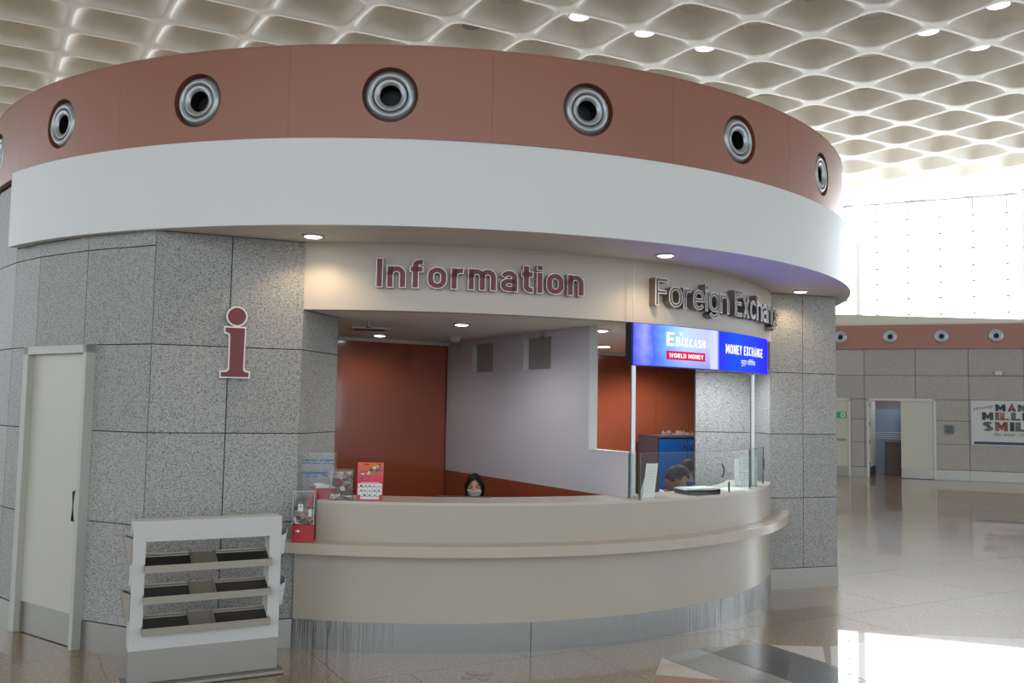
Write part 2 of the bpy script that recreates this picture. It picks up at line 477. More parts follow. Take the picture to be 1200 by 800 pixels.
FLOOR_C = dict(base=lin(148, 124, 94), dark=lin(88, 72, 55), light=lin(176, 152, 120))
M['floor'] = speckle('polished tan terrazzo', FLOOR_C['base'], FLOOR_C['dark'], FLOOR_C['light'], 48, .13, .75, .04, (.36, .45, .58, .66))
M['floor_grey'] = speckle('polished grey stone', lin(150, 152, 152), lin(124, 126, 126), lin(170, 172, 172), 70, .13, .75, .02)
M['floor_dark'] = speckle('polished black stone', lin(70, 72, 78), lin(52, 54, 58), lin(94, 96, 102), 70, .11, .75, .02)
M['floor_white'] = speckle('white stone and floor glare', lin(214, 204, 196), lin(196, 188, 180), lin(226, 218, 210), 60, .13, .75, .02)
for k_ in ('floor', 'floor_grey', 'floor_dark', 'floor_white'): polish(M[k_])
M['floor_pink'] = speckle('pink stone', lin(176, 132, 112), lin(150, 110, 92), lin(192, 150, 130), 80, .15, .7, .02)

# ------------------------------------------------------------------ floor
A_L = Vector((1.702, .880)); B_L = Vector((.911, -1.516))          # lattice of the hall (ceiling module)
floor_root = tag(empty('floor', (0, 0, 0)), 'polished tan terrazzo floor of the hall', 'floor', kind='structure')
obj('screed', MB().box((2, 12, -.05), (110, 110, .092)), M['floor'], floor_root)
TD = Vector((cos(rad(29.0)), sin(rad(29.0)))); TN = Vector((-TD.y, TD.x)); TS = 1.32
t_me = MB().box((0, 0, -.002), (TS - .004, TS - .004, .004)).mesh('floor_tile', M['floor'])
T0 = Vector((1.3, 7.13))
for i in range(-6, 13):
    for j in range(-9, 12):
        p = T0 + TD * TS * (i + .5 + (.33 if j % 2 else 0)) + TN * TS * (j + .5)
        if p.y < 1.5 or p.y > 20 or abs(p.x) > .68 * p.y + 1.5: continue
        if math.hypot(p.x - CB[0], p.y - CB[1]) < 3.2: continue
        link('floor_tile', t_me, floor_root, (p.x, p.y, 0), rad(29.0))
def inlay(pts, m, z=.0012):
    obj('inlay_and_glare', MB().prism(pts, -.001, z), m, floor_root)
inlay([(1.42, 6.82), (1.938, 6.985), (2.227, 6.49), (2.33, 6.0), (1.93, 5.85), (1.86, 6.03)], M['floor_dark'])
inlay([(1.115, 6.55), (1.40, 6.80), (1.86, 6.0), (1.70, 5.80), (1.41, 6.03)], M['floor_grey'])
inlay([(1.098, 6.535), (.987, 6.14), (1.40, 6.04)], M['floor_white'])
inlay([(.987, 6.12), (1.40, 6.02), (1.62, 5.80), (1.2, 5.5), (.9, 5.7)], M['floor_pink'])
inlay([(1.976, 6.945), (2.365, 6.925), (2.235, 6.50)], M['floor_white'])
inlay([(2.26, 6.45), (2.42, 6.93), (3.3, 7.36), (4.6, 7.2), (5.2, 6.3), (4.2, 5.2), (2.6, 5.2)], M['floor_white'])  # pale shape that paints the window's reflection onto the floor, no real inlay
pet = MB(); petb = MB()
for k in range(4):
    a = k * pi / 2 + .6
    for mb, s, z in ((petb, 1.0, .0010), (pet, .78, .0016)):
        ring = []
        for t in range(12):
            u = t / 12 * 2 * pi
            lx = .062 + .058 * cos(u) * s; ly = .038 * sin(u) * s * (1 + .35 * cos(u))
            ring.append((-.185 + lx * cos(a) - ly * sin(a), 6.04 + lx * sin(a) + ly * cos(a)))
        mb.prism(ring, -.001, z)
obj('petal_border', petb, M['floor_dark'], floor_root); obj('petal_inlay', pet, M['floor_pink'], floor_root)

# ------------------------------------------------------------------ hall ceiling of coffers
ZH = 10.75
O_L = Vector((6.183, 22.676))
def coffer_geo():
    mb = MB(); N = 32
    def ring(s, e, z):
        out = []
        for k in range(N):
            t = 2 * pi * k / N + pi / N
            c, q = cos(t), sin(t)
            rr = (abs(c) ** e + abs(q) ** e) ** (-1 / e)
            u, v = c * rr * s, q * rr * s
            p = A_L * u + B_L * v
            out.append((p.x, p.y, z))
        return out
    rings = [ring(.5, 60, 0), ring(.462, 7, 0), ring(.455, 6.2, .008), ring(.44, 5.4, .04), ring(.405, 4.6, .11), ring(.34, 3.6, .23), ring(.255, 2.6, .35), ring(.18, 2, .44)]
    sq = []
    for k in range(N):          # outer edge snapped to the true cell edge
        t = 2 * pi * k / N + pi / N
        c, q = cos(t), sin(t); mx = max(abs(c), abs(q))
        p = A_L * (.5 * c / mx) + B_L * (.5 * q / mx); sq.append((p.x, p.y, 0))
    rings[0] = sq
    vs = [p for r in rings for p in r]; fs = []
    for i in range(len(rings) - 1):
        for k in range(N):
            fs.append((i * N + k, i * N + (k + 1) % N, (i + 1) * N + (k + 1) % N, (i + 1) * N + k))
    mb.add(vs, fs, 0, True)
    mb.add(rings[-1], [tuple(range(N))], 0)
    # corners of the cell
    for su, sv, k in ((1, 1, 0), (-1, 1, 1), (-1, -1, 2), (1, -1, 3)):
        p = A_L * .5 * su + B_L * .5 * sv
        n0 = (N // 8 + k * N // 4 - 1) % N; n1 = (n0 + 1) % N
        mb.add([sq[n0], (p.x, p.y, 0), sq[n1]], [(0, 1, 2)], 0)
    return mb
c_mb = coffer_geo()
c_me = c_mb.mesh('coffer', M['ceil'])
ceil_root = tag(empty('ceiling', (0, 0, 0)), 'ivory waffle ceiling of deep rounded coffers over the hall', 'ceiling', kind='structure')
W0 = Vector((14.545, 39.239)); WD = Vector((.9, -.4357)).normalized(); WN = Vector((-WD.y, WD.x))
cells = []
for i in range(-34, 26):
    for j in range(-36, 40):
        p = O_L + A_L * (i + .5) + B_L * (j + .5)
        if (p - W0).dot(WN) > .6 or p.y < -13 or p.x < -30 or p.x > 34: continue
        seen = p.y > 14 and abs(p.x) < .62 * p.y + 1 and 9 / p.y < .62
        cells.append((0 if seen else 1, p.length, p.x, p.y, i, j))
cells.sort()
rest = MB()
for n, (s, d, x, y, i, j) in enumerate(cells):
    if n < 300 and s == 0:
        link('coffer', c_me, ceil_root, (x, y, ZH))
    else:
        rest.add([(v[0] + x, v[1] + y, v[2] + ZH) for v in c_mb.v], c_mb.f, 0, True)
r_o = obj('coffer_field', rest, M['ceil'], ceil_root); r_o['kind'] = 'stuff'
obj('slab', MB().box((2, 18, ZH + .75), (70, 66, .3)), M['ceil'], ceil_root)
# lamps set in some coffers
lamp_proto = None
DISC = [(-3, -1, 1), (-2, -1, 1), (-1, -1, 1), (1, 1, 1), (1, 2, 1), (2, 1, 1), (-5, -3, 2), (-2, -2, 2), (-1, 0, 2), (0, 1, 2), (-4, -2, 0), (-5, -1, 2), (-4, -1, 2), (-2, 0, 2), (2, -1, 0), (3, 0, 0), (1, -2, 0), (-1, 1, 2), (0, -1, 2), (1, 0, 2), (3, 1, 2)]
WHERE = {1: 'lit white', 2: 'pale unlit', 0: 'dark grey unlit'}
cnt = {0: 0, 1: 0, 2: 0}
ORD = ['first', 'second', 'third', 'fourth', 'fifth', 'sixth', 'seventh', 'eighth', 'ninth', 'tenth', 'eleventh', 'twelfth', 'thirteenth']
DISC.sort(key=lambda d: (lambda p: p.x / p.y)(O_L + A_L * (d[0] + .5) + B_L * (d[1] + .5)))
lm = {}
for k, mm in ((1, M['hall_lamp']), (2, M['lamp_grey']), (0, M['lamp_off'])):
    lm[k] = (MB().lathe([(.27, .0), (.27, -.03), (.245, -.035)], 28).mesh('lamp_ring', M['ceil']), MB().disc(.245, -.034, 28).mesh('lamp_lens', mm))
for i, j, k in DISC:
    p = O_L + A_L * (i + .5) + B_L * (j + .5)
    L = empty('ceiling_light', (p.x, p.y, ZH + .40))
    tag(L, '%s round lamp in a ceiling coffer, %s of its sort from left' % (WHERE[k], ORD[cnt[k]]), 'ceiling light', 'round lamps in the ceiling coffers')
    cnt[k] += 1
    link('lamp_ring', lm[k][0], L); link('lamp_lens', lm[k][1], L)

# ------------------------------------------------------------------ far window wall
def wl(s, n=0): p = W0 + WD * s + WN * n; return (p.x, p.y)
win = tag(empty('window_1', (*wl(0), 0)), 'tall blown-out glazed wall under the coffered ceiling', 'window', kind='structure')
obj('glazing', MB().wall(wl(-34), wl(20), 3.5, ZH + .1, .05), M['window'], win)
for k in range(-12, 14):
    s = 1.21 + 1.235 * k
    mb = MB().tube([(*wl(s, -.12), ZH), (*wl(s, -.12), ZH - .55)], .03, 6)
    for z in (9.98, 9.29, 8.62, 7.9, 7.24, 6.58, 5.9):
        mb.box((*wl(s, -.03), z), (.13, .05, .09), -.45)
    if -3 < k < 8: obj('mullion', mb, M['mullion'], win)
obj('head_rail', MB().wall(wl(-34, -.12), wl(20, -.12), ZH - .08, ZH, .06), M['mullion'], win)
col_proto = MB().lathe([(.16, 0), (.16, ZH - 2.4), (.17, ZH - 1.2), (.185, ZH - .5), (.20, ZH - .05), (.22, ZH)], 20).mesh('shaft', M['column'])
for s, w in ((.5, 'left'), (6.75, 'right')):
    c = empty('column', (*wl(s, -.4), 0))
    tag(c, 'slim white column in front of the bright window, %s of the two' % w, 'column', 'slim columns at the window')
    link('shaft', col_proto, c)

# ------------------------------------------------------------------ far wall with doors and brown band
F0 = Vector((9.114, 25.327)); FD = Vector((.9319, -.3626)).normalized(); FN = Vector((FD.y, -FD.x))     # FN points to the camera
def fw(s, n=0): p = F0 + FD * s + FN * n; return (p.x, p.y)
far = tag(empty('wall_back', (*fw(0), 0)), 'far granite wall with doors under a brown band', 'wall', kind='structure')
OPEN = [(-.95, .32, 2.13), (.74, 2.46, 2.13)]
cuts = [-14, -.95, .32, .74, 2.46, 9.0]
core = MB()
for a, b in zip(cuts[:-1], cuts[1:]):
    op = [o for o in OPEN if abs(o[0] - a) < .01]
    core.wall(fw(a, -.03), fw(b, -.03), op[0][2] if op else 0, 4.15, .22)
obj('wall_core', core, M['grout'], far)
ROWS = [.27, .95, 1.57, 2.13, 2.776, 3.50]
def split(a, b):
    out = [(a, b)]
    for o in OPEN:
        nx = []
        for x, y in out:
            if y <= o[0] or x >= o[1]: nx.append((x, y)); continue
            if x < o[0]: nx.append((x, o[0]))
            if y > o[1]: nx.append((o[1], y))
        out = nx
    return [q for q in out if q[1] - q[0] > .03]
edges = [.68 + 1.293 * k for k in range(-3, 7)]
for a, b in zip(edges[:-1], edges[1:]):
    for z0, z1 in zip(ROWS[:-1], ROWS[1:]):
        for x, y in (split(a, b) if z1 <= 2.14 else [(a, b)]):
            obj('granite_panel', MB().wall(fw(x + .006), fw(y - .006), z0 + .006, z1 - .006, .03), M['granite_far'], far)
    for x, y in split(a, b):
        obj('skirting_plate', MB().wall(fw(x + .003, .012), fw(y - .003, .012), 0, .265, .04), M['steel_plain'], far)
band2 = obj('brown_band', MB().wall(fw(-14, .05), fw(9, .05), 3.50, 4.15, .09), M['brown'], far)
obj('capping', MB().wall(fw(-14, .06), fw(9, .06), 4.15, 4.19, 2.5), M['band'], far)
par = obj('wall_back', MB().wall((4, 29.55), (26, 31.3), 0, 5.0, .3), M['band'])
tag(par, 'white parapet strip between the brown band and the window', 'wall', kind='structure')

def frame_door(mb, a, b, h, t=.06, d=.10, out=.035):
    mb.wall(fw(a, out), fw(a + t, out), 0, h, d); mb.wall(fw(b - t, out), fw(b, out), 0, h, d); mb.wall(fw(a, out), fw(b, out), h - t, h, d)
d1 = tag(empty('door_1', (*fw(.0), 0)), 'cream fire door with push bar at far left of the back wall', 'door', kind='structure')
fm = MB(); frame_door(fm, -.95, .32, 2.14); obj('door_frame', fm, M['white'], d1)
obj('door_leaf', MB().wall(fw(-.89, .0), fw(.26, .0), .27, 2.08, .05), M['cream'], d1)
obj('kick_plate', MB().wall(fw(-.89, .002), fw(.26, .002), .01, .27, .05), M['steel_plain'], d1)
pb = MB().tube([(*fw(-.7, .07), 1.0), (*fw(.18, .07), 1.0)], .022, 8)
for s in (-.7, .18): pb.tube([(*fw(s, .07), 1.0), (*fw(s, .0), 1.0)], .018, 6)
obj('push_bar', pb, M['steel_plain'], d1)
ex = obj('exit_sign', MB().wall(fw(-.44, .03), fw(.21, .03), 1.59, 1.76, .025), M['exit_green'])
tag(ex, 'green exit sign board fixed across the far cream door', 'sign')
evs, efs = fit_text('EXIT', .30, .085)
mb = MB().add([(*fw(-.34 + v[0], .033), 1.63 + v[1]) for v in evs], efs)
obj('lettering', mb, M['white'], ex)
mb = MB().wall(fw(.06, .034), fw(.18, .034), 1.61, 1.74, .004)
mb2 = MB().wall(fw(.10, .036), fw(.125, .036), 1.63, 1.70, .002).box((*fw(.115, .036), 1.715), (.02, .004, .02)).wall(fw(.125, .036), fw(.16, .036), 1.66, 1.675, .002)
obj('symbol_plate', mb, M['white'], ex); obj('symbol', mb2, M['exit_green'], ex)

d2 = tag(empty('door_2', (*fw(1.6), 0)), 'far double doorway, left half open and right cream leaf closed', 'door', kind='structure')
fm = MB(); frame_door(fm, .735, 2.465, 2.145); obj('door_frame', fm, M['white'], d2)
obj('door_leaf', MB().wall(fw(1.60, .0), fw(2.405, .0), .27, 2.085, .05), M['cream'], d2)
obj('kick_plate', MB().wall(fw(1.60, .003), fw(2.405, .003), .01, .27, .05), M['steel_plain'], d2)
ol = MB().wall(fw(.80, -.02), fw(.96, -1.0), .27, 2.085, .045)
olo = obj('door_leaf', ol, M['cream'], d2, 'open leaf swung inward')
obj('kick_plate', MB().wall(fw(.80, -.021), fw(.962, -1.0), .01, .27, .047), M['steel_plain'], d2)
hg = MB()
for z in (.35, .95, 1.45, 1.95): hg.box((*fw(.80, -.005), z), (.03, .03, .11), -.36)
obj('hinge', hg, M['dark'], d2)
# the room behind the open half
M['dim_blue'] = mat('frosted blue glass partition', lin(96, 116, 138), .2, spec=.6)
M['dim_wall'] = mat('pale room wall', lin(190, 182, 190), .6)
br = MB()
br.wall(fw(.3, -2.6), fw(3.2, -2.6), 0, 2.6, .05); br.wall(fw(.3, -.25), fw(.3, -2.6), 0, 2.6, .05); br.wall(fw(3.2, -.25), fw(3.2, -2.6), 0, 2.6, -.05)
br.prism([fw(.3, -.25), fw(3.2, -.25), fw(3.2, -2.6), fw(.3, -2.6)], 2.55, 2.6)
rm = obj('wall_inner', br, M['dim_wall']); tag(rm, 'pale walls of the room seen through the far open doorway', 'wall', kind='structure')
rl = bpy.data.lights.new('room_fill', 'AREA'); rl.energy = 15; rl.size = 1.0; rl.color = (.95, .93, 1)  # unseen area light added to brighten the room behind the doorway
rlo = bpy.data.objects.new('room_fill', rl); COL.objects.link(rlo); rlo.location = (*fw(1.7, -1.0), 2.5)
gp = obj('glass_partition', MB().wall(fw(.75, -1.6), fw(2.4, -1.6), 0, 1.86, .03), M['dim_blue'])
tag(gp, 'blue glazed partition seen through the far open doorway', 'partition')
gs = MB()
for z in (1.0, 1.06, 1.12, 1.18): gs.wall(fw(.75, -1.59), fw(2.4, -1.59), z, z + .018, .005)
obj('frosted_stripe', gs, M['inner_trim'], gp)
ck = obj('counter', MB().box((*fw(1.55, -1.1), .46), (.62, .4, .92), -.36).box((*fw(1.55, -1.1), .935), (.68, .46, .03), -.36), mat('brown desk', lin(112, 100, 98), .5))
tag(ck, 'small grey brown desk standing inside the far open doorway', 'desk')

swb = empty('wall_box', (*fw(2.78, 0), 1.23)); tag(swb, 'small square grey box on far wall right of the doorway', 'box')
bevel(obj('cover', MB().wall(fw(2.67, .05), fw(2.89, .05), 1.23, 1.46, .06), mat('grey metal cover', lin(112, 122, 128), .4), swb))
obj('panel', MB().wall(fw(2.70, .056), fw(2.86, .056), 1.26, 1.43, .02), mat('dull grey panel', lin(96, 106, 110), .6), swb)
cc_ = empty('security_camera', (*fw(4.0, 0), 2.83)); tag(cc_, 'small white security camera on far wall above the poster', 'camera')
cb_ = MB().box((*fw(4.0, .03), 2.86), (.08, .06, .08), -.36); obj('bracket', cb_, M['white'], cc_)
obj('camera_body', MB().box((*fw(3.97, .12), 2.84), (.17, .10, .10), -.5), M['white'], cc_)
obj('lens', MB().box((*fw(4.055, .13), 2.83), (.03, .08, .07), -.5), M['dark'], cc_)

po = empty('poster', (*fw(4.6), .945)); tag(po, 'pale poster with big multicoloured lettering on the far wall', 'poster')
bevel(obj('board', MB().wall(fw(3.31, .035), fw(5.95, .035), .945, 2.125, .03), M['poster'], po))
def ptext(txt, s0, z0, w, h, m, n=.038, **k):
    vs, fs = fit_text(txt, w, h, **k)
    return MB().add([(*fw(s0 + v[0], n), z0 + v[1]) for v in vs], fs)
PC = [(70, 84, 92), (120, 70, 80), (96, 110, 104), (150, 96, 92), (64, 76, 88), (110, 104, 92), (176, 108, 106), (84, 104, 110), (60, 62, 74)]
PM = [mat('poster ink %d' % k, lin(*c), .6, noise=(9, .45, (1, 1, 1))) for k, c in enumerate(PC)]
k = 0
for row, s0, z0, w, h in (('MANY', 3.88, 1.845, .99, .195), ('MILLION', 3.565, 1.612, 1.56, .215), ('SMILES', 3.58, 1.327, 1.62, .255)):
    ws = [{'I': .42, 'M': 1.2}.get(ch, 1.0) for ch in row]; tot = sum(ws); x = s0
    for ch, q in zip(row, ws):
        cell = w * q / tot
        v_, f_ = flat_text(ch, cell * .86, h * .95, .24)
        obj('letter', MB().add([(*fw(x + v[0], .038), z0 + v[1]) for v in v_], f_), PM[k % len(PM)], po); k += 1
        x += cell
obj('lettering', ptext('for over 100 years', 3.84, 1.175, 1.15, .115, None, shear=.35), M['ink'], po)
vs, fs = fit_text('Winning', .46, .10, shear=.4)
obj('lettering', MB().add([(*fw(3.38 + v[0], .038), 1.83 + v[1] + v[0] * .22) for v in vs], fs), M['ink'], po)
obj('strip', MB().wall(fw(3.37, .037), fw(5.9, .037), .972, 1.045, .004), mat('navy strip', lin(58, 76, 110), .5), po)

# ------------------------------------------------------------------ kiosk: granite drum, jamb, pillar
def granite_face(root, p0, p1, zs, m=None, nudge=0.0, t=.03, gap=.0035, skirt=True):
    """panels on the line p0->p1 (seen with p0 on the left), faces towards the right-hand side of p1->p0"""
    a = Vector(p0); b = Vector(p1); d = (b - a).normalized()
    q0 = a + d * gap; q1 = b - d * gap
    for z0, z1 in zip(zs[:-1], zs[1:]):
        obj('granite_panel', MB().wall(q0, q1, z0 + gap, z1 - gap, t), m or M['granite'], root)
    if skirt:
        obj('skirting_plate', MB().wall(a + Vector((d.y, -d.x)) * .006, b + Vector((d.y, -d.x)) * .006, 0, .198, t), M['steel_plain'], root)
ZS = [.20, .89, 1.523, 2.135, 2.826]
wl_root = tag(empty('wall_left', (-2.9, 6.7, 0)), 'curved left side of the kiosk clad in grey granite panels', 'wall', kind='structure')
PH = [-20.9, -29.6, -37.9, -43.9, -52.6, -61.3, -70.0]
pts = [P(CB, RG, a) for a in PH]
core = MB()
for a, b in zip(pts[:-1], pts[1:]):
    core.wall(Vector(b) * 1, Vector(a) * 1, 0, 3.52, .30)
core_o = MB()
I0 = pts[0]; I1 = (-1.540, 6.661); I2 = (-1.397, 7.273)
def inset(p, q, t):
    d = (Vector(q) - Vector(p)).normalized(); n = Vector((-d.y, d.x)) * t
    return Vector(p) + n, Vector(q) + n
for a, b in zip(pts[:-1], pts[1:]):
    p, q = inset(b, a, .045); core_o.wall(p, q, 0, 3.515, .25)
p, q = inset(I0, I1, .016); core_o.wall(p, q, 0, ZC, .25)
p, q = inset(I1, I2, .016); core_o.wall(p, q, 0, ZC, .12)
p, q = inset(I2, (-1.80, 8.1), .0); core_o.wall(p, q, 0, ZC, .1)
obj('backing', core_o, M['grout'], wl_root)
for k, (a, b) in enumerate(zip(pts[:-1], pts[1:])):
    top = [2.933] if k < 3 else [3.50]
    if k == 0:
        granite_face(wl_root, b, a, [2.135, 2.826, 2.933], skirt=False); granite_face(wl_root, P(CB, RG, -28.0), a, ZS[:4])
    elif k == 1: granite_face(wl_root, b, a, [2.135, 2.826, 2.933], skirt=False)
    elif k == 2:
        granite_face(wl_root, b, a, [2.135, 2.826, 2.933], skirt=False); granite_face(wl_root, b, P(CB, RG, -39.4), ZS[:4])
    else: granite_face(wl_root, b, a, ZS + top)
m_ = lerp(I0, I1, .497)
for a, b in ((I0, m_), (m_, I1)):
    granite_face(wl_root, a, b, [.20, .89, 1.523, 2.135, 2.933])
granite_face(wl_root, I1, I2, [.02, .89, 1.523, 2.135, 2.433], skirt=False)

wr_root = tag(empty('wall_right', (2.95, 9.2, 0)), 'grey granite pier at the right end of the counter', 'wall', kind='structure')
R0 = (2.575, 9.052); R1 = (2.948, 9.183); R2 = (3.333, 9.316); R3 = (3.60, 10.3)
core = MB()
for a, b in ((lerp(R0, R2, .12), R2), (R2, R3)):
    p, q = inset(a, b, .016); core.wall(p, q, 0, ZC, .1)
p, q = inset((1.92, 9.381), (2.50, 9.42), .016); core.wall(p, q, 0, ZC, .1)
p, q = inset((2.50, 9.42), lerp((2.50, 9.42), R0, .7), .016); core.wall(p, q, 0, ZC, .05)
p, q = inset((1.955, 9.72), (1.925, 9.45), .016); core.wall(p, q, 0, ZC, .05)
obj('backing', core, M['grout'], wr_root)
ZR = [.20, .89, 1.523, 2.135, 2.933]
granite_face(wr_root, R0, R1, ZR); granite_face(wr_root, R1, R2, ZR); granite_face(wr_root, R2, R3, ZR)
granite_face(wr_root, (1.905, 9.38), (2.50, 9.42), [.02, .89, 1.523, 2.135, 2.433], skirt=False)
granite_face(wr_root, (2.50, 9.42), R0, [.02, .89, 1.523, 2.135, 2.433], skirt=False)
granite_face(wr_root, (1.965, 9.74), (1.905, 9.38), [.02, .89, 1.523, 2.135, 2.433], skirt=False)
bk = MB().arc(CB, RG - .12, RG - .02, -70, -290 + 10, 0, ZB, 60)
tag(obj('wall_outer', bk, M['granite']), 'plain curved rear of the kiosk drum', 'wall', kind='structure')

# kiosk door
dl = Vector((-3.728, 6.973)); dr = Vector((-3.007, 6.459)); dd = (dr - dl).normalized(); dn = Vector((dd.y, -dd.x)); DW = (dr - dl).length
def dw(s, n=0): p = dl + dd * s + dn * n; return (p.x, p.y)
d3 = tag(empty('door_3', (*dw(DW / 2), 0)), 'pale cream flush door with steel kick plate in the kiosk wall', 'door', kind='structure')
mb = MB().wall(dw(0, .024), dw(.07, .024), 0, 2.135, .09).wall(dw(DW - .045, .024), dw(DW, .024), 0, 2.135, .09).wall(dw(0, .024), dw(DW, .024), 2.075, 2.135, .09)
bevel(obj('door_frame', mb, M['cream_dark'], d3), .003)
obj('door_leaf', MB().wall(dw(.07, -.026), dw(DW - .045, -.026), .226, 2.075, .04), M['cream'], d3)
obj('kick_plate', MB().wall(dw(.07, -.023), dw(DW - .045, -.023), .006, .226, .04), M['steel_plain'], d3)
hb = MB().tube([(*dw(DW - .075, -.03), 1.10), (*dw(DW - .075, .022), 1.09), (*dw(DW - .075, .022), .89), (*dw(DW - .075, -.03), .88)], .010, 8)
obj('door_handle', hb, M['dark'], d3)

# ------------------------------------------------------------------ white fascia, soffit, sign band, brown ring
tf = tag(empty('trim_1', (*CW, 0)), 'wide curved white fascia ring under the brown band', 'trim', kind='structure')
obj('fascia', MB().arc(CW, RW - .06, RW, -41.2, 112, 2.930, 3.520, 110), M['fascia'], tf)
obj('ledge', MB().arc(CW, RW - .55, RW - .005, -41.2, 112, 3.50, 3.517, 90), M['fascia'], tf)
obj('soffit', MB().arc(CW, 3.55, RW - .01, -41.0, 112, ZC, ZC + .02, 100), M['soffit'], tf)
tb = tag(empty('trim_2', (*CN, 0)), 'cream curved sign band above the counter opening', 'trim', kind='structure')
obj('sign_band', MB().arc(CN, RN - .12, RN, -6.6, 66.4, ZD, ZC + .005, 60), M['band'], tb)

ring = tag(empty('trim_3', (*CB, 0)), 'brown curved band of panels with round air jets round the top of the kiosk', 'trim', kind='structure')
STEP = 17.779; A0 = 1.0
def ring_panel(hole=True):
    mb = MB(); hw = rad(STEP / 2) - .00015; zc = 3.817; rh = .188; N = 64; LV = 6
    def map_(u, z): a = u / RB; return (RB * sin(a), -RB * cos(a), z)
    outer = []; W_ = hw * RB; H0, H1 = ZB + .004, ZA
    per = 16
    for k in range(per): outer.append((-W_ + 2 * W_ * k / per, H0))
    for k in range(per): outer.append((W_, H0 + (H1 - H0) * k / per))
    for k in range(per): outer.append((W_ - 2 * W_ * k / per, H1))
    for k in range(per): outer.append((-W_, H1 - (H1 - H0) * k / per))
    inner = []
    for u, z in outer:
        a = math.atan2((z - zc) / .30, u / W_); inner.append((rh * cos(a), zc + rh * sin(a)))
    vs = []; fs = []
    for l in range(LV + 1):
        t = (l / LV) ** .8
        for (a, b), (c, d) in zip(outer, inner): vs.append(map_(a + (c - a) * t, b + (d - b) * t))
    for l in range(LV):
        for k in range(N): fs.append((l * N + k, l * N + (k + 1) % N, (l + 1) * N + (k + 1) % N, (l + 1) * N + k))
    mb.add(vs, fs, 0, True)
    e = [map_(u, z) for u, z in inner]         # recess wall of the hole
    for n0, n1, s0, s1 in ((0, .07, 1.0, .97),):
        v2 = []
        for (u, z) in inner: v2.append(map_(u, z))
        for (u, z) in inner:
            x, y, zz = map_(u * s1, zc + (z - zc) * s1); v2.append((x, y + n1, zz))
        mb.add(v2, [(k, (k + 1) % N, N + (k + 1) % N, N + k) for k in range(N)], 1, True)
    # panel edges returning inwards
    for s in (-1, 1):
        a, b = map_(s * W_, H0), map_(s * W_, H1); c = 1 - .02 / RB
        mb.add([a, b, (b[0] * c, b[1] * c, b[2]), (a[0] * c, a[1] * c, a[2])], [(0, 1, 2, 3)], 0)
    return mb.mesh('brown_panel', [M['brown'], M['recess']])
rp = ring_panel()
for k in range(-5, 15):
    o = link('brown_panel', rp, ring, (0, 0, 0), rad(A0 + STEP * k))
obj('capping', MB().arc(CB, RB - .5, RB + .003, 0, 360, ZA, ZA + .012, 120), M['brown'], ring)
obj('backing', MB().arc(CB, RB - .16, RB - .13, 0, 360, ZB + .02, ZA, 120), M['black'], ring)
obj('bottom_return', MB().arc(CB, RB - .2, RB - .002, 0, 360, ZB + .004, ZB + .012, 120), M['brown'], ring)
tag(obj('roof', MB().arc(CB, .01, RB - .1, 0, 360, ZA - .12, ZA - .06, 60), M['soffit']), 'unseen roof slab added to keep light out of the kiosk', 'roof', kind='structure')  # never in view, added so no light leaks in from above

# round air jets
def diffuser():
    t = empty('air_jet', (0, 0, 0))
    fl = MB().lathe([(.186, -.062), (.176, -.052), (.170, -.036), (.160, -.018), (.145, -.004), (.131, -.004), (.119, -.014), (.116, -.05)], 40, 0, 'Y')
    link('outer_ring', fl.mesh('outer_ring', M['alu']), t)
    nz = MB().lathe([(.112, -.055), (.112, -.018), (.107, -.008), (.100, -.006), (.074, -.022), (.072, -.026)], 40, 0, 'Y')
    link('nozzle', nz.mesh('nozzle', M['alu']), t)
    bp = MB().disc(.072, -.12, 40, 0, 'Y').lathe([(.072, -.026), (.072, -.12)], 40, 0, 'Y'); bp.lathe([(.117, -.05), (.111, -.05)], 40, 0, 'Y')
    link('throat', bp.mesh('throat', M['black']), t)
    return t
jet = diffuser()
used = False
def place_jet(x, y, z, rz, label, group, s=1.0):
    global used
    o = jet if not used else copy_tree(jet)
    used = True
    o.location = (x, y, z); o.rotation_euler = (0, 0, rz); o.scale = (s, s, s)
    return tag(o, label, 'air jet', group)
WORDS = ['leftmost, edge-on at the border', 'second from left, left of the red i', 'third from left', 'fourth from left, above red lettering', 'fifth from left', 'sixth from left, above silver lettering', 'seventh from left', 'rightmost, seen edge-on']
for n, k in enumerate(range(-3, 5)):
    a = A0 + STEP * k
    x, y = P(CB, RB, a)
    o = place_jet(x, y, 3.817, rad(a), 'silver air jet in kiosk brown band, ' + WORDS[n], 'air jets round the kiosk')
for n, s in enumerate((-1.21, .07, 1.35, 2.62, 3.93, 5.2)):
    if n == 0: continue
    o = place_jet(*fw(s, .105), 3.83, math.atan2(-FD.y, FD.x) * -1, 'silver air jet in the far wall brown band, %s from the left' % ORD[n - 1], 'air jets in the far wall band', .93)
    o.scale.y = .35
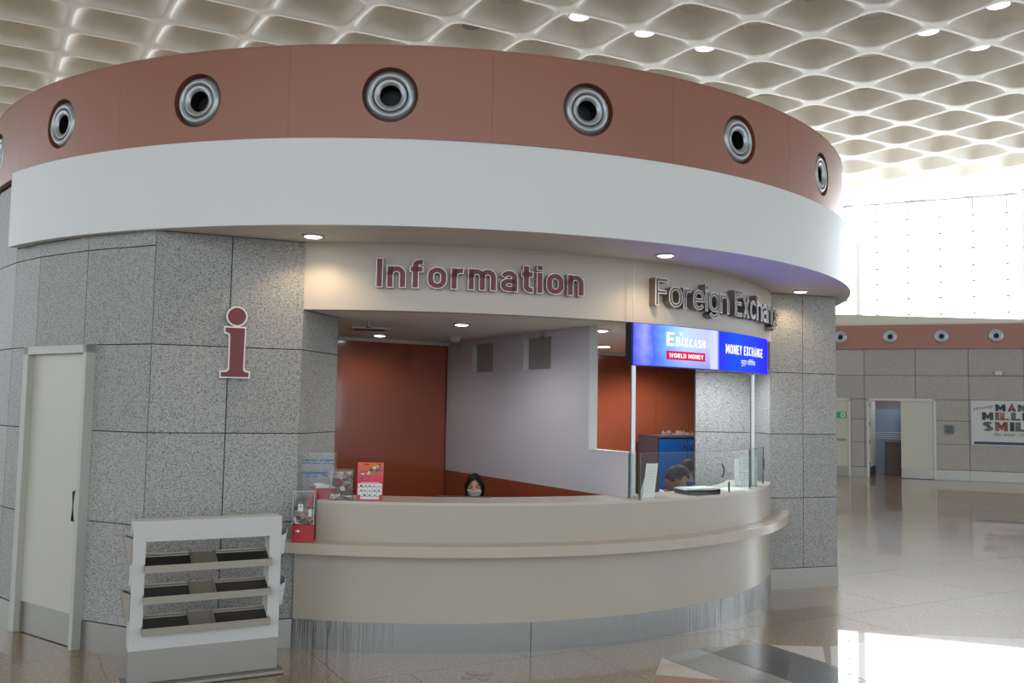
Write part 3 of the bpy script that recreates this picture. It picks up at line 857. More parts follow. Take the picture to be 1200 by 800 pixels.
# soffit downlights (rim, lens, lamp)
def downlight(x, y, z, m, r, label, group, energy, color, spot=110):
    t = empty('downlight', (x, y, z))
    tag(t, label, 'downlight', group)
    link('rim', MB().lathe([(r * 1.28, .0), (r * 1.28, -.008), (r * 1.05, -.014), (r, -.004), (r, .0)], 28).mesh('rim', M['alu']), t)
    link('lens', MB().lathe([(r, -.010), (r * .8, -.017), (r * .4, -.021), (.001, -.022)], 28).mesh('lens', m), t)
    if energy:
        li = bpy.data.lights.new('downlight_lamp', 'SPOT'); li.energy = energy; li.color = color; li.spot_size = rad(spot); li.spot_blend = .6; li.shadow_soft_size = r
        lo = bpy.data.objects.new('downlight_lamp', li); COL.objects.link(lo); lo.parent = t; lo.location = (0, 0, -.03)
    return t
for a, r, w in ((-6.4, 4.20, 'left, above the granite corner'), (30.35, 4.21, 'middle, above the silver F'), (66.3, 4.14, 'right, by the granite pier')):
    x = CB[0] + r * sin(rad(a)); y = CB[1] - r * cos(rad(a))
    downlight(*({-6.4: (-1.426, 6.384), 30.35: (1.170, 6.922), 66.3: (2.835, 8.893)}[a]), ZC, M['lamp_warm'], .062, 'round warm downlight in the white soffit, ' + w, 'downlights in the soffit', 16, (1, .72, .46), 140)

# ------------------------------------------------------------------ lettering on the band
def letters_on_arc(root, text, a_start, a_end, z0, caph, rfront, depth, weight, rim, gap, m_face, m_body, m_rim=None, space=.36):
    x = 0; pos = []
    for ch in text:
        if ch == ' ': x += space; continue
        W = glyph(ch, weight)[0]; pos.append((ch, x, W)); x += W + gap
    k = rad(a_end - a_start) * rfront / (x - gap)
    for ch, xs, W in pos:
        a = rad(a_start) + (xs + W / 2) * k / rfront
        cx, cy = CN[0] + rfront * sin(a), CN[1] - rfront * cos(a)
        body = glyph_solid(ch, weight, rim, 0, depth, k, caph, W / 2).mesh('letter', m_body)
        L = link('letter', body, root, (cx - root.location.x, cy - root.location.y, z0 - root.location.z), a)
        if m_rim: link('letter_rim', glyph_solid(ch, weight, rim, -.003, .001, k, caph, W / 2).mesh('letter_rim', m_rim), L)
        link('letter_face', glyph_solid(ch, weight, 0, -.005, .001, k, caph, W / 2).mesh('letter_face', m_face), L)
inf = tag(empty('information_lettering', (*P(CN, RN, 12), 2.60)), 'raised maroon Information letters with silver sides on the cream band', 'lettering')
letters_on_arc(inf, 'Information', 1.35, 23.6, 2.604, .205, 4.075, .055, .165, .026, .165, M['maroon'], M['rim'])
fex = tag(empty('exchange_lettering', (*P(CN, RN, 48), 2.58)), 'raised silver outlined Foreign Exchange letters above the blue screen', 'lettering')
letters_on_arc(fex, 'Foreign Exchange', 33.2, 65.6, 2.584, .212, 4.090, .070, .085, .030, .12, M['smoke'], M['return'], M['rim_white'])

# red letter i on the granite
iv0 = Vector(I0); ivd = (Vector(I1) - iv0).normalized(); ivn = Vector((ivd.y, -ivd.x))
ia = math.atan2(ivd.y, ivd.x)
s_i = (Vector((-1.985, 6.50)) - iv0).dot(ivd)
pi_ = iv0 + ivd * s_i
ir = tag(empty('information_symbol', (pi_.x, pi_.y, 1.92), ia), 'big maroon letter i with a white edge fixed to the granite wall', 'sign')
def i_poly(o):
    pts = [(-.096 - o, -o), (.096 + o, -o), (.096 + o, .036 + o)]
    for t in range(1, 6): pts.append((.056 + o + .036 * (1 - sin(t * pi / 10)), .036 + o + .022 * (1 - cos(t * pi / 10))))
    pts += [(.060 + o, .352 + o), (-.076 - o, .352 + o), (-.076 - o, .316 - o)]
    for t in range(0, 6): pts.append((-.076 + .034 * sin(t * pi / 10) - o, .316 - o - .024 * (1 - cos(t * pi / 10))))
    pts += [(-.040 - o, .058 + o)]
    for t in range(1, 6): pts.append((-.042 - o - .03 * (1 - cos(t * pi / 10)) , .058 + o - .022 * sin(t * pi / 10)))
    pts += [(-.096 - o, .036 + o)]
    return pts
def upright(poly, y0, y1, mi=0):
    m = MB().prism(poly, 0, 1); return [((v[0]), y0 + (y1 - y0) * (1 - v[2]), v[1]) for v in m.v], m.f
v, f = upright(i_poly(.008), -.045, -.004); L = obj('stem', MB().add(v, f), M['rim_white'], ir, local=True)
v, f = upright(i_poly(-.002), -.049, -.040); obj('stem_face', MB().add(v, f), M['maroon'], L, local=True)
L = obj('dot', MB().lathe([(0.001, .004), (.073, .004), (.073, .045), (.001, .045)], 36, 0, 'Y', (0, 0, .432), False), M['rim'], ir, local=True)
obj('dot_face', MB().lathe([(.062, .040), (.062, .049), (.001, .049)], 36, 0, 'Y', (0, 0, .432), False), M['maroon'], L, local=True)

# ------------------------------------------------------------------ counter
ct = tag(empty('service_counter', (*P(CC, RC, 15), 0)), 'long curved beige service counter with projecting shelf and steel plinth', 'counter')
AC0, AC1 = -14.1, 75.0
obj('lower_front', MB().arc(CC, RC - .05, RC, AC0, AC1, .205, .70, 70), M['counter'], ct)
obj('upper_front', MB().arc(CC, RC - .05, RC, -11.4, AC1, .76, 1.034, 70), M['counter'], ct)
bevel(obj('shelf', MB().arc(CC, RC - .05, RS, -15.6, 78, .694, .768, 90), M['shelf'], ct), .006)
obj('counter_top', MB().arc(CC, 2.98, RC + .002, -11.4, AC1, 1.034, ZE, 80), M['counter_top'], ct)
for a, b in ((AC0, 15.0), (15.0, 46.3), (46.3, AC1)):
    obj('kick_plate', MB().arc(CC, RC - .04, RC + .001, a + .04, b - .04, .0, .207, 50), M['steel'], ct)
obj('worktop', MB().arc(CC, 2.86, RC - .06, -9, 72, .70, .74, 50), M['counter_top'], ct)

# ------------------------------------------------------------------ kiosk interior
ib = Vector((-.706, 10.002)); bd = Vector((1.062, .671)).normalized(); bn = Vector((bd.y, -bd.x))
def bw(s, n=0): p = ib + bd * s + bn * n; return (p.x, p.y)
wi = tag(empty('wall_inner', (*bw(0), 0)), 'red brown gloss laminate wall at the back of the kiosk', 'wall', kind='structure')
obj('backing', MB().wall(bw(-1.9, -.02), bw(4.2, -.02), 0, ZD, .06), M['laminate'], wi)
for a, b in ((-1.8, -.02), (0.02, 1.15), (1.15, 3.03), (3.03, 4.2)):
    obj('laminate_panel', MB().wall(bw(a + .002), bw(b - .002), 0.02, 2.40, .02), M['laminate'], wi)
obj('cornice', MB().wall(bw(-1.9, .02), bw(4.2, .02), 2.398, ZD, .05), M['inner_trim'], wi)
# partition with two high openings and a low end
pa = Vector((-.706, 10.002)); pe = Vector((.653, 7.632)); pd = (pe - pa).normalized(); pl = (pe - pa).length
pn = Vector((pd.y, -pd.x))         # towards the information side, i.e. to the left of the picture
def pw(s, n=0): p = pa + pd * s + pn * n; return (p.x, p.y)
wp = tag(empty('wall_middle', (*pw(1.2), 0)), 'lilac grey partition with two high square openings inside the kiosk', 'wall', kind='structure')
def ps(x): return (x[0] - pa.x) * pd.x + (x[1] - pa.y) * pd.y
H_ = [(ps((-.42, 9.504)), ps((-.186, 9.095))), (ps((.105, 8.588)), ps((.354, 8.156)))]
ss = [0, H_[0][0], H_[0][1], H_[1][0], H_[1][1], pl]
mb = MB()
for k in range(5):
    if k in (1, 3):
        mb.wall(pw(ss[k]), pw(ss[k + 1]), 1.045, 2.092, .07); mb.wall(pw(ss[k]), pw(ss[k + 1]), 2.393, ZD, .07)
    else: mb.wall(pw(ss[k]), pw(ss[k + 1]), 1.045, ZD, .07)
ends = pw(ps((.908, 7.186)))
pl2 = ps((.908, 7.186))
mb.wall(pw(pl), pw(pl2), 1.045, 1.395, .07)
obj('plaster', mb, M['inner'], wp)
obj('wainscot', MB().wall(pw(0, .004), pw(pl2, .004), 0, 1.045, .078), M['laminate'], wp)
for a, b in H_: obj('opening_pane', MB().wall(pw(a, -.055), pw(b, -.055), 2.092, 2.393, .012), mat('dull grey pane', lin(150, 148, 150), .3), wp)
for a, b in H_: 
    fr = MB().wall(pw(a, .002), pw(a + .018, .002), 2.085, 2.393, .06).wall(pw(a, .002), pw(b, .002), 2.385, 2.40, .06)
    obj('opening_trim', fr, M['inner_trim'], wp)
tr = MB().wall(pw(pl - .0, .005), pw(pl + .012, .005), 1.395, ZD, .085).wall(pw(pl, .005), pw(pl2, .005), 1.395, 1.407, .085).wall(pw(pl2 - .0, .005), pw(pl2 + .03, .005), .0, 1.407, .085)
obj('edge_trim', tr, M['inner_trim'], wp)
mb = MB().arc(CN, .02, RN - .02, 0, 360, ZD + .001, ZD + .03, 80)
ceil2 = tag(obj('ceiling', mb, M['inner_ceil']), 'flat grey white ceiling inside the kiosk', 'ceiling', kind='structure')
IL = 'round white downlight in the inner kiosk ceiling, '
downlight(-.426, 7.609, ZD, M['lamp'], .058, IL + 'nearest, in front of the grey partition', 'downlights in the inner ceiling', 31, (1, .95, .88), 165)
downlight(-1.316, 9.003, ZD, M['lamp'], .058, IL + 'by the brown wall at left', 'downlights in the inner ceiling', 10, (1, .93, .82), 165)
downlight(.785, 7.946, ZD, M['lamp'], .058, IL + 'upper of two beside the partition edge', 'downlights in the inner ceiling', 45, (.86, .93, 1))
downlight(1.012, 10.03, ZD, M['lamp'], .080, IL + 'lower of two beside the partition edge', 'downlights in the inner ceiling', 92, (1, .95, .88), 160)
downlight(2.0, 8.7, ZD, M['lamp'], .07, IL + 'behind the blue screen', 'downlights in the inner ceiling', 95, (.86, .93, 1), 150)
downlight(1.95, 10.75, ZD, M['lamp'], .07, IL + 'unseen, added above the blue cupboard', 'downlights in the inner ceiling', 75, (1, .95, .88), 160)  # hidden extra downlight, added to brighten the brown wall
# grille, detector, sprinklers
gr = empty('ceiling_grille', (-1.309, 8.303, ZD), rad(12)); tag(gr, 'dark square air grille in the inner kiosk ceiling', 'grille')
obj('frame', MB().box((0, .15, -.006), (.34, .03, .012)).box((0, -.15, -.006), (.34, .03, .012)).box((-.155, 0, -.006), (.03, .30, .012)).box((.155, 0, -.006), (.03, .30, .012)), M['alu'], gr, local=True)
obj('backing', MB().box((0, 0, -.002), (.28, .28, .003)), M['dark'], gr, local=True)
for k in range(7): obj('slat', MB().box((0, -.12 + .04 * k, -.007), (.28, .012, .008)), M['recess'], gr, local=True)
sd = empty('smoke_detector', (-.572, 9.048, ZD)); tag(sd, 'white round smoke detector on the inner kiosk ceiling', 'detector')
obj('base', MB().lathe([(.085, 0), (.085, -.018), (.06, -.026)], 24), M['white'], sd, local=True)
obj('sensor', MB().lathe([(.06, -.024), (.05, -.05), (.02, -.056), (.001, -.056)], 24), M['white'], sd, local=True)
for (x, y, w) in ((-1.196, 7.528, 'left, in front of the grille'), (-.561, 9.766, 'centre, by the wall corner'), (.27, 8.241, 'right, above the partition opening')):
    t = empty('sprinkler', (x, y, ZD)); tag(t, 'small dark ceiling sprinkler inside the kiosk, ' + w, 'sprinkler', 'ceiling sprinklers')
    obj('stem', MB().cyl(.011, -.05, 0, n=10), M['steel_plain'], t, local=True); obj('deflector', MB().cyl(.022, -.056, -.05, n=12), M['dark'], t, local=True)

# ------------------------------------------------------------------ screen sign, posts
sg = tag(empty('led_sign', (*P(CN, 4.05, 45), 2.095)), 'curved blue lit screen reading MONEY EXCHANGE above the counter', 'sign')
SA0, SA1, SR = 30.22, 59.9, 4.07
hs = MB().arc(CN, SR - .085, SR - .006, SA0 - .15, SA1 + .15, 2.088, 2.430, 40)
obj('housing', hs, M['dark'], sg)
n = 48; vs = []; fs = []
for i in range(n + 1):
    a = rad(SA0 + (SA1 - SA0) * i / n)
    for z in (2.094, 2.424): vs.append((CN[0] + SR * sin(a), CN[1] - SR * cos(a), z))
for i in range(n): fs.append((2 * i, 2 * i + 2, 2 * i + 3, 2 * i + 1))
sm = bpy.data.materials.new('lit screen'); sm.use_nodes = True; nt = sm.node_tree
nt.nodes.remove(nt.nodes['Principled BSDF'])
uvn = nt.nodes.new('ShaderNodeUVMap'); sx = nt.nodes.new('ShaderNodeSeparateXYZ'); nt.links.new(uvn.outputs[0], sx.inputs[0])
rp_ = nt.nodes.new('ShaderNodeValToRGB'); rp_.color_ramp.interpolation = 'LINEAR'
stops = [(0, (92, 98, 240)), (.05, (170, 180, 255)), (.10, (96, 120, 250)), (.17, (140, 205, 255)), (.27, (205, 235, 255)), (.40, (205, 215, 255)), (.475, (232, 232, 255)), (.488, (120, 140, 250)), (.495, (52, 62, 226)), (.62, (40, 92, 236)), (.80, (52, 74, 232)), (1, (56, 50, 226))]
SCR = 4.2
def scr(r, g, b):
    c = lin(r, g, b); return (c[0] / SCR, c[1] / SCR, min(1, c[2] * 1.15), 1)
el = rp_.color_ramp.elements
el[0].position = 0; el[0].color = scr(*stops[0][1]); el[1].position = 1; el[1].color = scr(*stops[-1][1])
for p_, c_ in stops[1:-1]: el.new(p_).color = scr(*c_)
ns = nt.nodes.new('ShaderNodeTexNoise'); ns.inputs['Scale'].default_value = 5; mp = nt.nodes.new('ShaderNodeMapping'); mp.inputs['Scale'].default_value = (3, .8, 1)
nt.links.new(uvn.outputs[0], mp.inputs[0]); nt.links.new(mp.outputs[0], ns.inputs['Vector'])
ad = nt.nodes.new('ShaderNodeMath'); ad.operation = 'MULTIPLY_ADD'; ad.inputs[1].default_value = .06; ad.inputs[2].default_value = -.03
nt.links.new(ns.outputs['Fac'], ad.inputs[0])
lt = nt.nodes.new('ShaderNodeMath'); lt.operation = 'LESS_THAN'; lt.inputs[1].default_value = .43; nt.links.new(sx.outputs[0], lt.inputs[0])
ml = nt.nodes.new('ShaderNodeMath'); ml.operation = 'MULTIPLY'; nt.links.new(ad.outputs[0], ml.inputs[0]); nt.links.new(lt.outputs[0], ml.inputs[1])
a2 = nt.nodes.new('ShaderNodeMath'); a2.operation = 'ADD'; nt.links.new(sx.outputs[0], a2.inputs[0]); nt.links.new(ml.outputs[0], a2.inputs[1])
nt.links.new(a2.outputs[0], rp_.inputs[0])
# lower part of the left half is a deeper blue
mxs = nt.nodes.new('ShaderNodeMix'); mxs.data_type = 'RGBA'; mxs.inputs[7].default_value = scr(84, 100, 246)
mr = nt.nodes.new('ShaderNodeMapRange'); mr.inputs[1].default_value = .55; mr.inputs[2].default_value = 0.0; mr.inputs[3].default_value = 0; mr.inputs[4].default_value = .5
nt.links.new(sx.outputs[1], mr.inputs[0]); m3 = nt.nodes.new('ShaderNodeMath'); m3.operation = 'MULTIPLY'; nt.links.new(mr.outputs[0], m3.inputs[0]); nt.links.new(lt.outputs[0], m3.inputs[1])
nt.links.new(m3.outputs[0], mxs.inputs[0]); nt.links.new(rp_.outputs[0], mxs.inputs[6])
em = nt.nodes.new('ShaderNodeEmission'); em.inputs[1].default_value = SCR
nt.links.new(mxs.outputs[2], em.inputs[0]); nt.links.new(em.outputs[0], nt.nodes['Material Output'].inputs[0])
me = MB().add(vs, fs, 0, True).mesh('screen', sm, sg.location)
uv = me.uv_layers.new(name='UVMap')
for lp in me.loops:
    vi = lp.vertex_index; uv.data[lp.index].uv = ((vi // 2) / n, vi % 2)
link('screen', me, sg)
M['screen_white'] = emitter('lit white print', (1, 1, 1, 1), 1.25)
M['screen_red'] = emitter('lit red print', lin(222, 34, 70), 1.1)
def arc_text(root, txt, a0, a1, z0, z1, r, m, name='lettering', weight=.17, plain=False):
    w = rad(a1 - a0) * r
    v, f = fit_text(txt, w, z1 - z0) if plain else flat_text(txt, w, z1 - z0, weight)
    pts = [(CN[0] + r * sin(rad(a0) + p[0] / r), CN[1] - r * cos(rad(a0) + p[0] / r), z0 + p[1]) for p in v]
    return obj(name, MB().add(pts, f), m, root)
arc_text(sg, 'E', 35.1, 36.4, 2.262, 2.374, SR + .003, M['screen_white'], weight=.18)
arc_text(sg, 'BIX', 36.65, 38.75, 2.262, 2.340, SR + .003, M['screen_white'])
arc_text(sg, 'C', 37.3, 38.0, 2.350, 2.378, SR + .003, M['screen_white'])
arc_text(sg, 'CASH', 38.95, 41.9, 2.262, 2.330, SR + .003, M['screen_white'], weight=.2)
obj('red_plate', MB().arc(CN, SR, SR + .003, 35.1, 41.9, 2.150, 2.222, 12), M['screen_red'], sg)
arc_text(sg, 'WORLD MONEY', 35.5, 41.5, 2.168, 2.204, SR + .005, M['screen_white'], weight=.2)
arc_text(sg, 'MONEY EXCHANGE', 46.3, 57.4, 2.240, 2.322, SR + .003, M['screen_white'], weight=.2)
arc_text(sg, '\u092e\u0941\u0926\u094d\u0930\u093e \u0935\u093f\u0928\u093f\u092e\u092f', 50.2, 54.6, 2.140, 2.212, SR + .003, M['screen_white'], plain=True)

p1 = empty('support_post', (.962, 7.165, ZE)); tag(p1, 'round steel post between the counter and left end of the screen', 'post', 'steel posts under the screen')
obj('tube', MB().cyl(.020, .012, 2.086 - ZE, n=20), M['chrome'], p1, local=True); obj('foot', MB().lathe([(.001, .014), (.034, .014), (.042, .006), (.042, 0), (.001, 0)], 20), M['chrome'], p1, local=True)
obj('rod', MB().cyl(.004, 2.43 - ZE, ZC - ZE, (-.01, -.05, 0), 10), M['engraved'], p1, local=True)
p2 = empty('support_post', (2.247, 8.47, ZE)); tag(p2, 'round steel post between the counter and right end of the screen', 'post', 'steel posts under the screen')
obj('tube', MB().cyl(.020, .012, 2.086 - ZE, n=20), M['chrome'], p2, local=True); obj('foot', MB().lathe([(.001, .014), (.034, .014), (.042, .006), (.042, 0), (.001, 0)], 20), M['chrome'], p2, local=True)

# glass screens on the counter
gl = tag(empty('glass_screen', (*P(CC, 3.36, 45), ZE)), 'curved clear glass screen standing on the exchange counter', 'glass screen')
def pane(a0, a1, r, z1):
    nn = max(4, int((a1 - a0) / 2)); vs = []; fs = []
    for i in range(nn + 1):
        a = rad(a0 + (a1 - a0) * i / nn)
        for z in (ZE + .004, z1): vs.append((CC[0] + r * sin(a), CC[1] - r * cos(a), z))
    for i in range(nn): fs.append((2 * i, 2 * i + 2, 2 * i + 3, 2 * i + 1))
    o = obj('pane', MB().add(vs, fs, 0, True), M['glass'], gl)
    e = MB().arc(CC, r - .004, r + .004, a0, a1, z1, z1 + .003, nn)
    for a in (a0, a1): e.arc(CC, r - .004, r + .004, a - .04, a + .04, ZE + .004, z1 + .003, 2)
    obj('polished_edge', e, M['glass_edge'], gl)
pane(30.6, 58.6, 3.345, 1.405); pane(58.9, 70.5, 3.345, 1.400)
for a, z0, z1 in ((50.5, ZE, ZE + .085), (69.8, ZE, ZE + .10)):
    obj('bracket', MB().arc(CC, 3.338, 3.352, a - .06, a + .06, z0, z1, 2), M['glass_edge'], gl)
for a in (48.2, 69.6):
    t = MB().tube([(*P(CC, 3.352, a + 1.0 * (1 - (q / 4) ** 2) * .5), 1.24 + .055 * q / 4) for q in range(-4, 5)], .006, 6)
    obj('speech_slot', t, M['dark'], gl)
ge = tag(empty('glass_divider', (*ends, ZE)), 'narrow upright glass divider beside the steel post', 'glass screen')
obj('pane', MB().wall((.925, 7.10), (.985, 6.95), ZE + .003, 1.405, .006), M['glass'], ge)
obj('polished_edge', MB().wall((.985, 6.95), (.989, 6.94), ZE + .003, 1.405, .008).wall((.922, 7.11), (.926, 7.10), ZE + .003, 1.405, .008), M['glass_edge'], ge)

# ------------------------------------------------------------------ news stand
ns_ = tag(empty('news_stand', (-2.284, 5.604, 0), rad(27.84)), 'white newspaper rack with three taupe trays on a steel base by the granite wall', 'rack')
SW, SD = .902, .14
fr = MB().box((.037, SD / 2, .617), (.074, SD, .778)).box((.864, SD / 2, .617), (.076, SD, .778)).box((.45, SD / 2, .943), (.752, SD, .126)).box((.45, SD / 2, .273), (.752, SD, .09))
obj('frame', fr, M['white'], ns_, local=True)
bevel(obj('plinth', MB().box((SW / 2, SD / 2, .128), (SW, SD - .008, .20)), M['steel_plain'], ns_, local=True), .003)
bevel(obj('foot_plate', MB().box((SW / 2, SD / 2, .014), (SW + .07, SD + .10, .028)), M['steel_plain'], ns_, local=True), .008)
v, f = fit_text('NEWS STAND', .425, .043, offset=.012)
obj('lettering', MB().add([(.242 + p[0], -.0012, .922 + p[1]) for p in v], f), M['engraved'], ns_, local=True)
for k, z in enumerate((.700, .513, .325)):
    y0_, y1_, zf, zb = -.052, .095, z + .004, z + .078
    def slope(x_, w_, th, m_off=0.0, lo=0.0, hi=1.0):
        ya, yb = y0_ + (y1_ - y0_) * lo, y0_ + (y1_ - y0_) * hi; za, zb_ = zf + (zb - zf) * lo + m_off, zf + (zb - zf) * hi + m_off
        q = [(x_ - w_ / 2, ya, za), (x_ + w_ / 2, ya, za), (x_ + w_ / 2, yb, zb_), (x_ - w_ / 2, yb, zb_)]
        return q + [(a_, b_, c_ + th) for a_, b_, c_ in q], [(3, 2, 1, 0), (4, 5, 6, 7), (0, 1, 5, 4), (1, 2, 6, 5), (2, 3, 7, 6), (3, 0, 4, 7)]
    tm = MB().box((.452, -.054, z + .021), (.770, .004, .044)).box((.452, .096, z + .083), (.768, .004, .022))
    for x in (.070, .834): tm.add(*slope(x, .006, .020, -.004))
    t = obj('tray', tm, M['taupe'], ns_, local=True)
    obj('tray_bed', MB().add(*slope(.452, .760, .004)), M['tray_dark'], t, local=True)
    obj('middle_plate', MB().add(*slope(.421, .144, .003, .010)), M['taupe'], t, local=True)
    for x in (.347, .495): obj('divider', MB().add(*slope(x, .010, .018, .004)), M['taupe'], t, local=True)
    for xa, xb in ((.075, .342), (.50, .830)):
        obj('bed_edge', MB().add(*slope((xa + xb) / 2, xb - xa, .006, .004, .90, .98)), M['taupe'], t, local=True)
for sgn, x0, zs in ((-1, 0, ((.745, .945), (.405, .612))), (1, SW, ((.757, .92), (.43, .60)))):
    for z0, z1 in zs:
        pk = MB()
        o = sgn * (.052 if sgn < 0 else .040); w0, w1 = .018, .122
        pk.add([(x0 + sgn * .020, w0, z0), (x0 + sgn * .020, w1, z0), (x0 + o, w1, z1), (x0 + o, w0, z1)], [(0, 1, 2, 3)])
        for w in (w0, w1): pk.add([(x0 + sgn * .001, w, z0), (x0 + sgn * .020, w, z0), (x0 + o, w, z1 - .025), (x0 + sgn * .001, w, z1 - .045)], [(0, 1, 2, 3)])
        po_ = obj('pocket', pk, M['taupe'] if sgn < 0 else M['alu'], ns_, local=True)
        so = po_.modifiers.new('thick', 'SOLIDIFY'); so.thickness = .003

# ------------------------------------------------------------------ donation boxes, picture box, calendar
M['note_mats'] = [mat('banknote %d' % k, lin(*c), .8, noise=(40, .25, (1, 1, 1))) for k, c in enumerate([(214, 204, 184), (104, 92, 82), (236, 232, 222), (196, 96, 84), (186, 186, 172), (222, 190, 178)])]
def notes(mb, cx, cy, z0, w, d, h, n, rz, sc=1.0):
    for k in range(n):
        x, y, z = random.uniform(-w, w) / 2, random.uniform(-d, d) / 2, z0 + random.random() ** 1.3 * h
        R = Matrix.Rotation(rz, 3, 'Z'); p = R @ Vector((x, y, 0)) + Vector((cx, cy, z))
        Q = Matrix.Rotation(random.uniform(0, 6.28), 3, 'Z') @ Matrix.Rotation(random.uniform(-1.2, 1.2), 3, 'X')
        L_, B_ = .042 * sc, .022 * sc; c = random.uniform(-.015, .015)
        vs = [Q @ Vector((u * L_, v * B_, c * (1 - u * u))) + p for u in (-1, 0, 1) for v in (-1, 1)]
        lim = Vector((cx, cy, 0))
        out = []
        for q in vs:
            l = Matrix.Rotation(-rz, 3, 'Z') @ (q - lim)
            l.x = max(-w / 2, min(w / 2, l.x)); l.y = max(-d / 2, min(d / 2, l.y)); l.z = max(z0, min(z0 + h, q.z))
            l = Matrix.Rotation(rz, 3, 'Z') @ Vector((l.x, l.y, 0)) + Vector((cx, cy, l.z)); out.append(l)
        mb.add(out, [(0, 1, 3, 2), (2, 3, 5, 4)], random.randrange(6))
def open_case(mb, w, d, z0, z1):
    x, y = w / 2, d / 2
    q = [(-x, -y), (x, -y), (x, y), (-x, y)]
    for k in range(4):
        a, b = q[k], q[(k + 1) % 4]; mb.add([(*a, z0), (*b, z0), (*b, z1), (*a, z1)], [(0, 1, 2, 3)])
    mb.add([(*p_, z1) for p_ in q], [(0, 1, 2, 3)])
sb = .7685
b1 = tag(empty('donation_box', (-1.462, 6.560, sb), rad(8)), 'clear donation box of banknotes on a red base standing on the low shelf', 'donation box')
bevel(obj('base', MB().box((0, 0, .060), (.150, .165, .12)), M['red'], b1, local=True), .003)
mb = MB(); open_case(mb, .146, .160, .12, .355); obj('case', mb, M['acrylic'], b1, local=True)
M['acrylic_edge'] = mat('acrylic edge', lin(196, 204, 210), .2)
for x in (-.073, .073):
    for y in (-.08, .08): obj('case_edge', MB().box((x, y, .238), (.004, .004, .236)), M['acrylic_edge'], b1, local=True)
obj('case_edge', MB().box((0, -.08, .355), (.15, .004, .004)), M['acrylic_edge'], b1, local=True); obj('case_edge', MB().box((.073, 0, .355), (.004, .16, .004)), M['acrylic_edge'], b1, local=True)
obj('lock', MB().lathe([(.016, 0), (.016, .006), (.012, .010), (.001, .010)], 20, 0, 'Y', (-.035, -.0825, .075)), M['chrome'], b1, local=True)
mb = MB(); notes(mb, 0, 0, .124, .135, .15, .16, 60, 0)
nb = obj('banknotes', mb, M['note_mats'], b1, local=True); nb['kind'] = 'stuff'
tg = MB().box((.045, -.076, .285), (.026, .003, .05)).box((.048, -.076, .255), (.016, .003, .03)); obj('red_tag', tg, M['red'], b1, local=True)
tg = MB().box((-.02, -.077, .24), (.035, .002, .05)).box((.046, -.077, .205), (.022, .002, .05)); obj('paper_slip', tg, M['paper'], b1, local=True)
obj('slip_mark', MB().box((-.02, -.0785, .25), (.012, .001, .005)).box((-.02, -.0785, .25), (.005, .001, .012)), M['red'], b1, local=True)

b2 = tag(empty('donation_box', (-1.400, 6.74, ZE), rad(4)), 'tall clear donation box with blue printing behind the red based box on the counter', 'donation box')
bevel(obj('base', MB().box((.02, 0, .035), (.19, .14, .07)), M['red'], b2, local=True), .003)
mb = MB(); open_case(mb, .245, .15, .0, .335); obj('case', mb, M['acrylic'], b2, local=True)
pr = MB()
for x, z, w, h in ((-.06, .278, .11, .014), (.06, .278, .09, .012), (-.05, .258, .13, .010), (.07, .256, .07, .010), (-.03, .185, .17, .022), (-.075, .163, .02, .016), (-.03, .160, .05, .012), (.05, .166, .04, .010)):
    # rows of small dashes: the printing is too small in the photograph to be read
    q = x - w / 2
    while q < x + w / 2:
        l = random.uniform(.006, .014); pr.box((q + l / 2, -.0775, z + random.uniform(-.002, .002)), (l, .001, h * random.uniform(.6, 1))); q += l + .003
obj('printing', pr, M['blue_print'], b2, local=True)['kind'] = 'stuff'
obj('paper_slip', MB().box((.03, -.02, .085), (.10, .05, .02), .3).box((.0, .0, .10), (.06, .05, .012), -.4), M['paper'], b2, local=True)

b3 = tag(empty('picture_box', (-1.212, 6.615, ZE), rad(4)), 'small clear box filled with crumpled notes between donation box and calendar', 'box')
mb = MB(); open_case(mb, .168, .07, .004, .222); obj('case', mb, M['acrylic'], b3, local=True)
obj('case_base', MB().box((0, 0, .003), (.172, .074, .006)), M['acrylic'], b3, local=True)
mb = MB(); notes(mb, 0, 0, .008, .158, .06, .195, 70, 0, .8)
nb = obj('banknotes', mb, M['note_mats'], b3, local=True); nb['kind'] = 'stuff'
obj('round_badge', MB().lathe([(.001, 0), (.034, 0), (.034, .003), (.001, .003)], 20, 0, 'Y', (-.025, -.034, .125), False), M['cab_grey'], b3, local=True)
obj('red_spot', MB().lathe([(.001, 0), (.011, 0), (.011, .002), (.001, .002)], 16, 0, 'Y', (-.02, -.0375, .128), False), M['red'], b3, local=True)

cal = tag(empty('calendar', (-1.005, 6.60, ZE), rad(2)), 'red and orange desk calendar with a white date grid standing on the counter', 'calendar')
def lean(mb, ang=.10):
    mb.v = [(x, y * cos(ang) + z * sin(ang), z * cos(ang) - y * sin(ang)) for x, y, z in mb.v]; return mb
cm = bpy.data.materials.new('sunset card'); cm.use_nodes = True; nt = cm.node_tree; bs = nt.nodes['Principled BSDF']; bs.inputs['Roughness'].default_value = .5
gm = nt.nodes.new('ShaderNodeTexCoord'); sx = nt.nodes.new('ShaderNodeSeparateXYZ'); nt.links.new(gm.outputs['Object'], sx.inputs[0])
cr = nt.nodes.new('ShaderNodeValToRGB'); mr = nt.nodes.new('ShaderNodeMapRange'); mr.inputs[1].default_value = .12; mr.inputs[2].default_value = .27
nt.links.new(sx.outputs[2], mr.inputs[0]); nt.links.new(mr.outputs[0], cr.inputs[0])
cr.color_ramp.elements[0].color = lin(214, 40, 96); cr.color_ramp.elements[1].color = lin(236, 112, 62); nt.links.new(cr.outputs[0], bs.inputs['Base Color'])
bevel(obj('card', lean(MB().box((0, 0, .137), (.186, .004, .272))), cm, cal, local=True), .001)
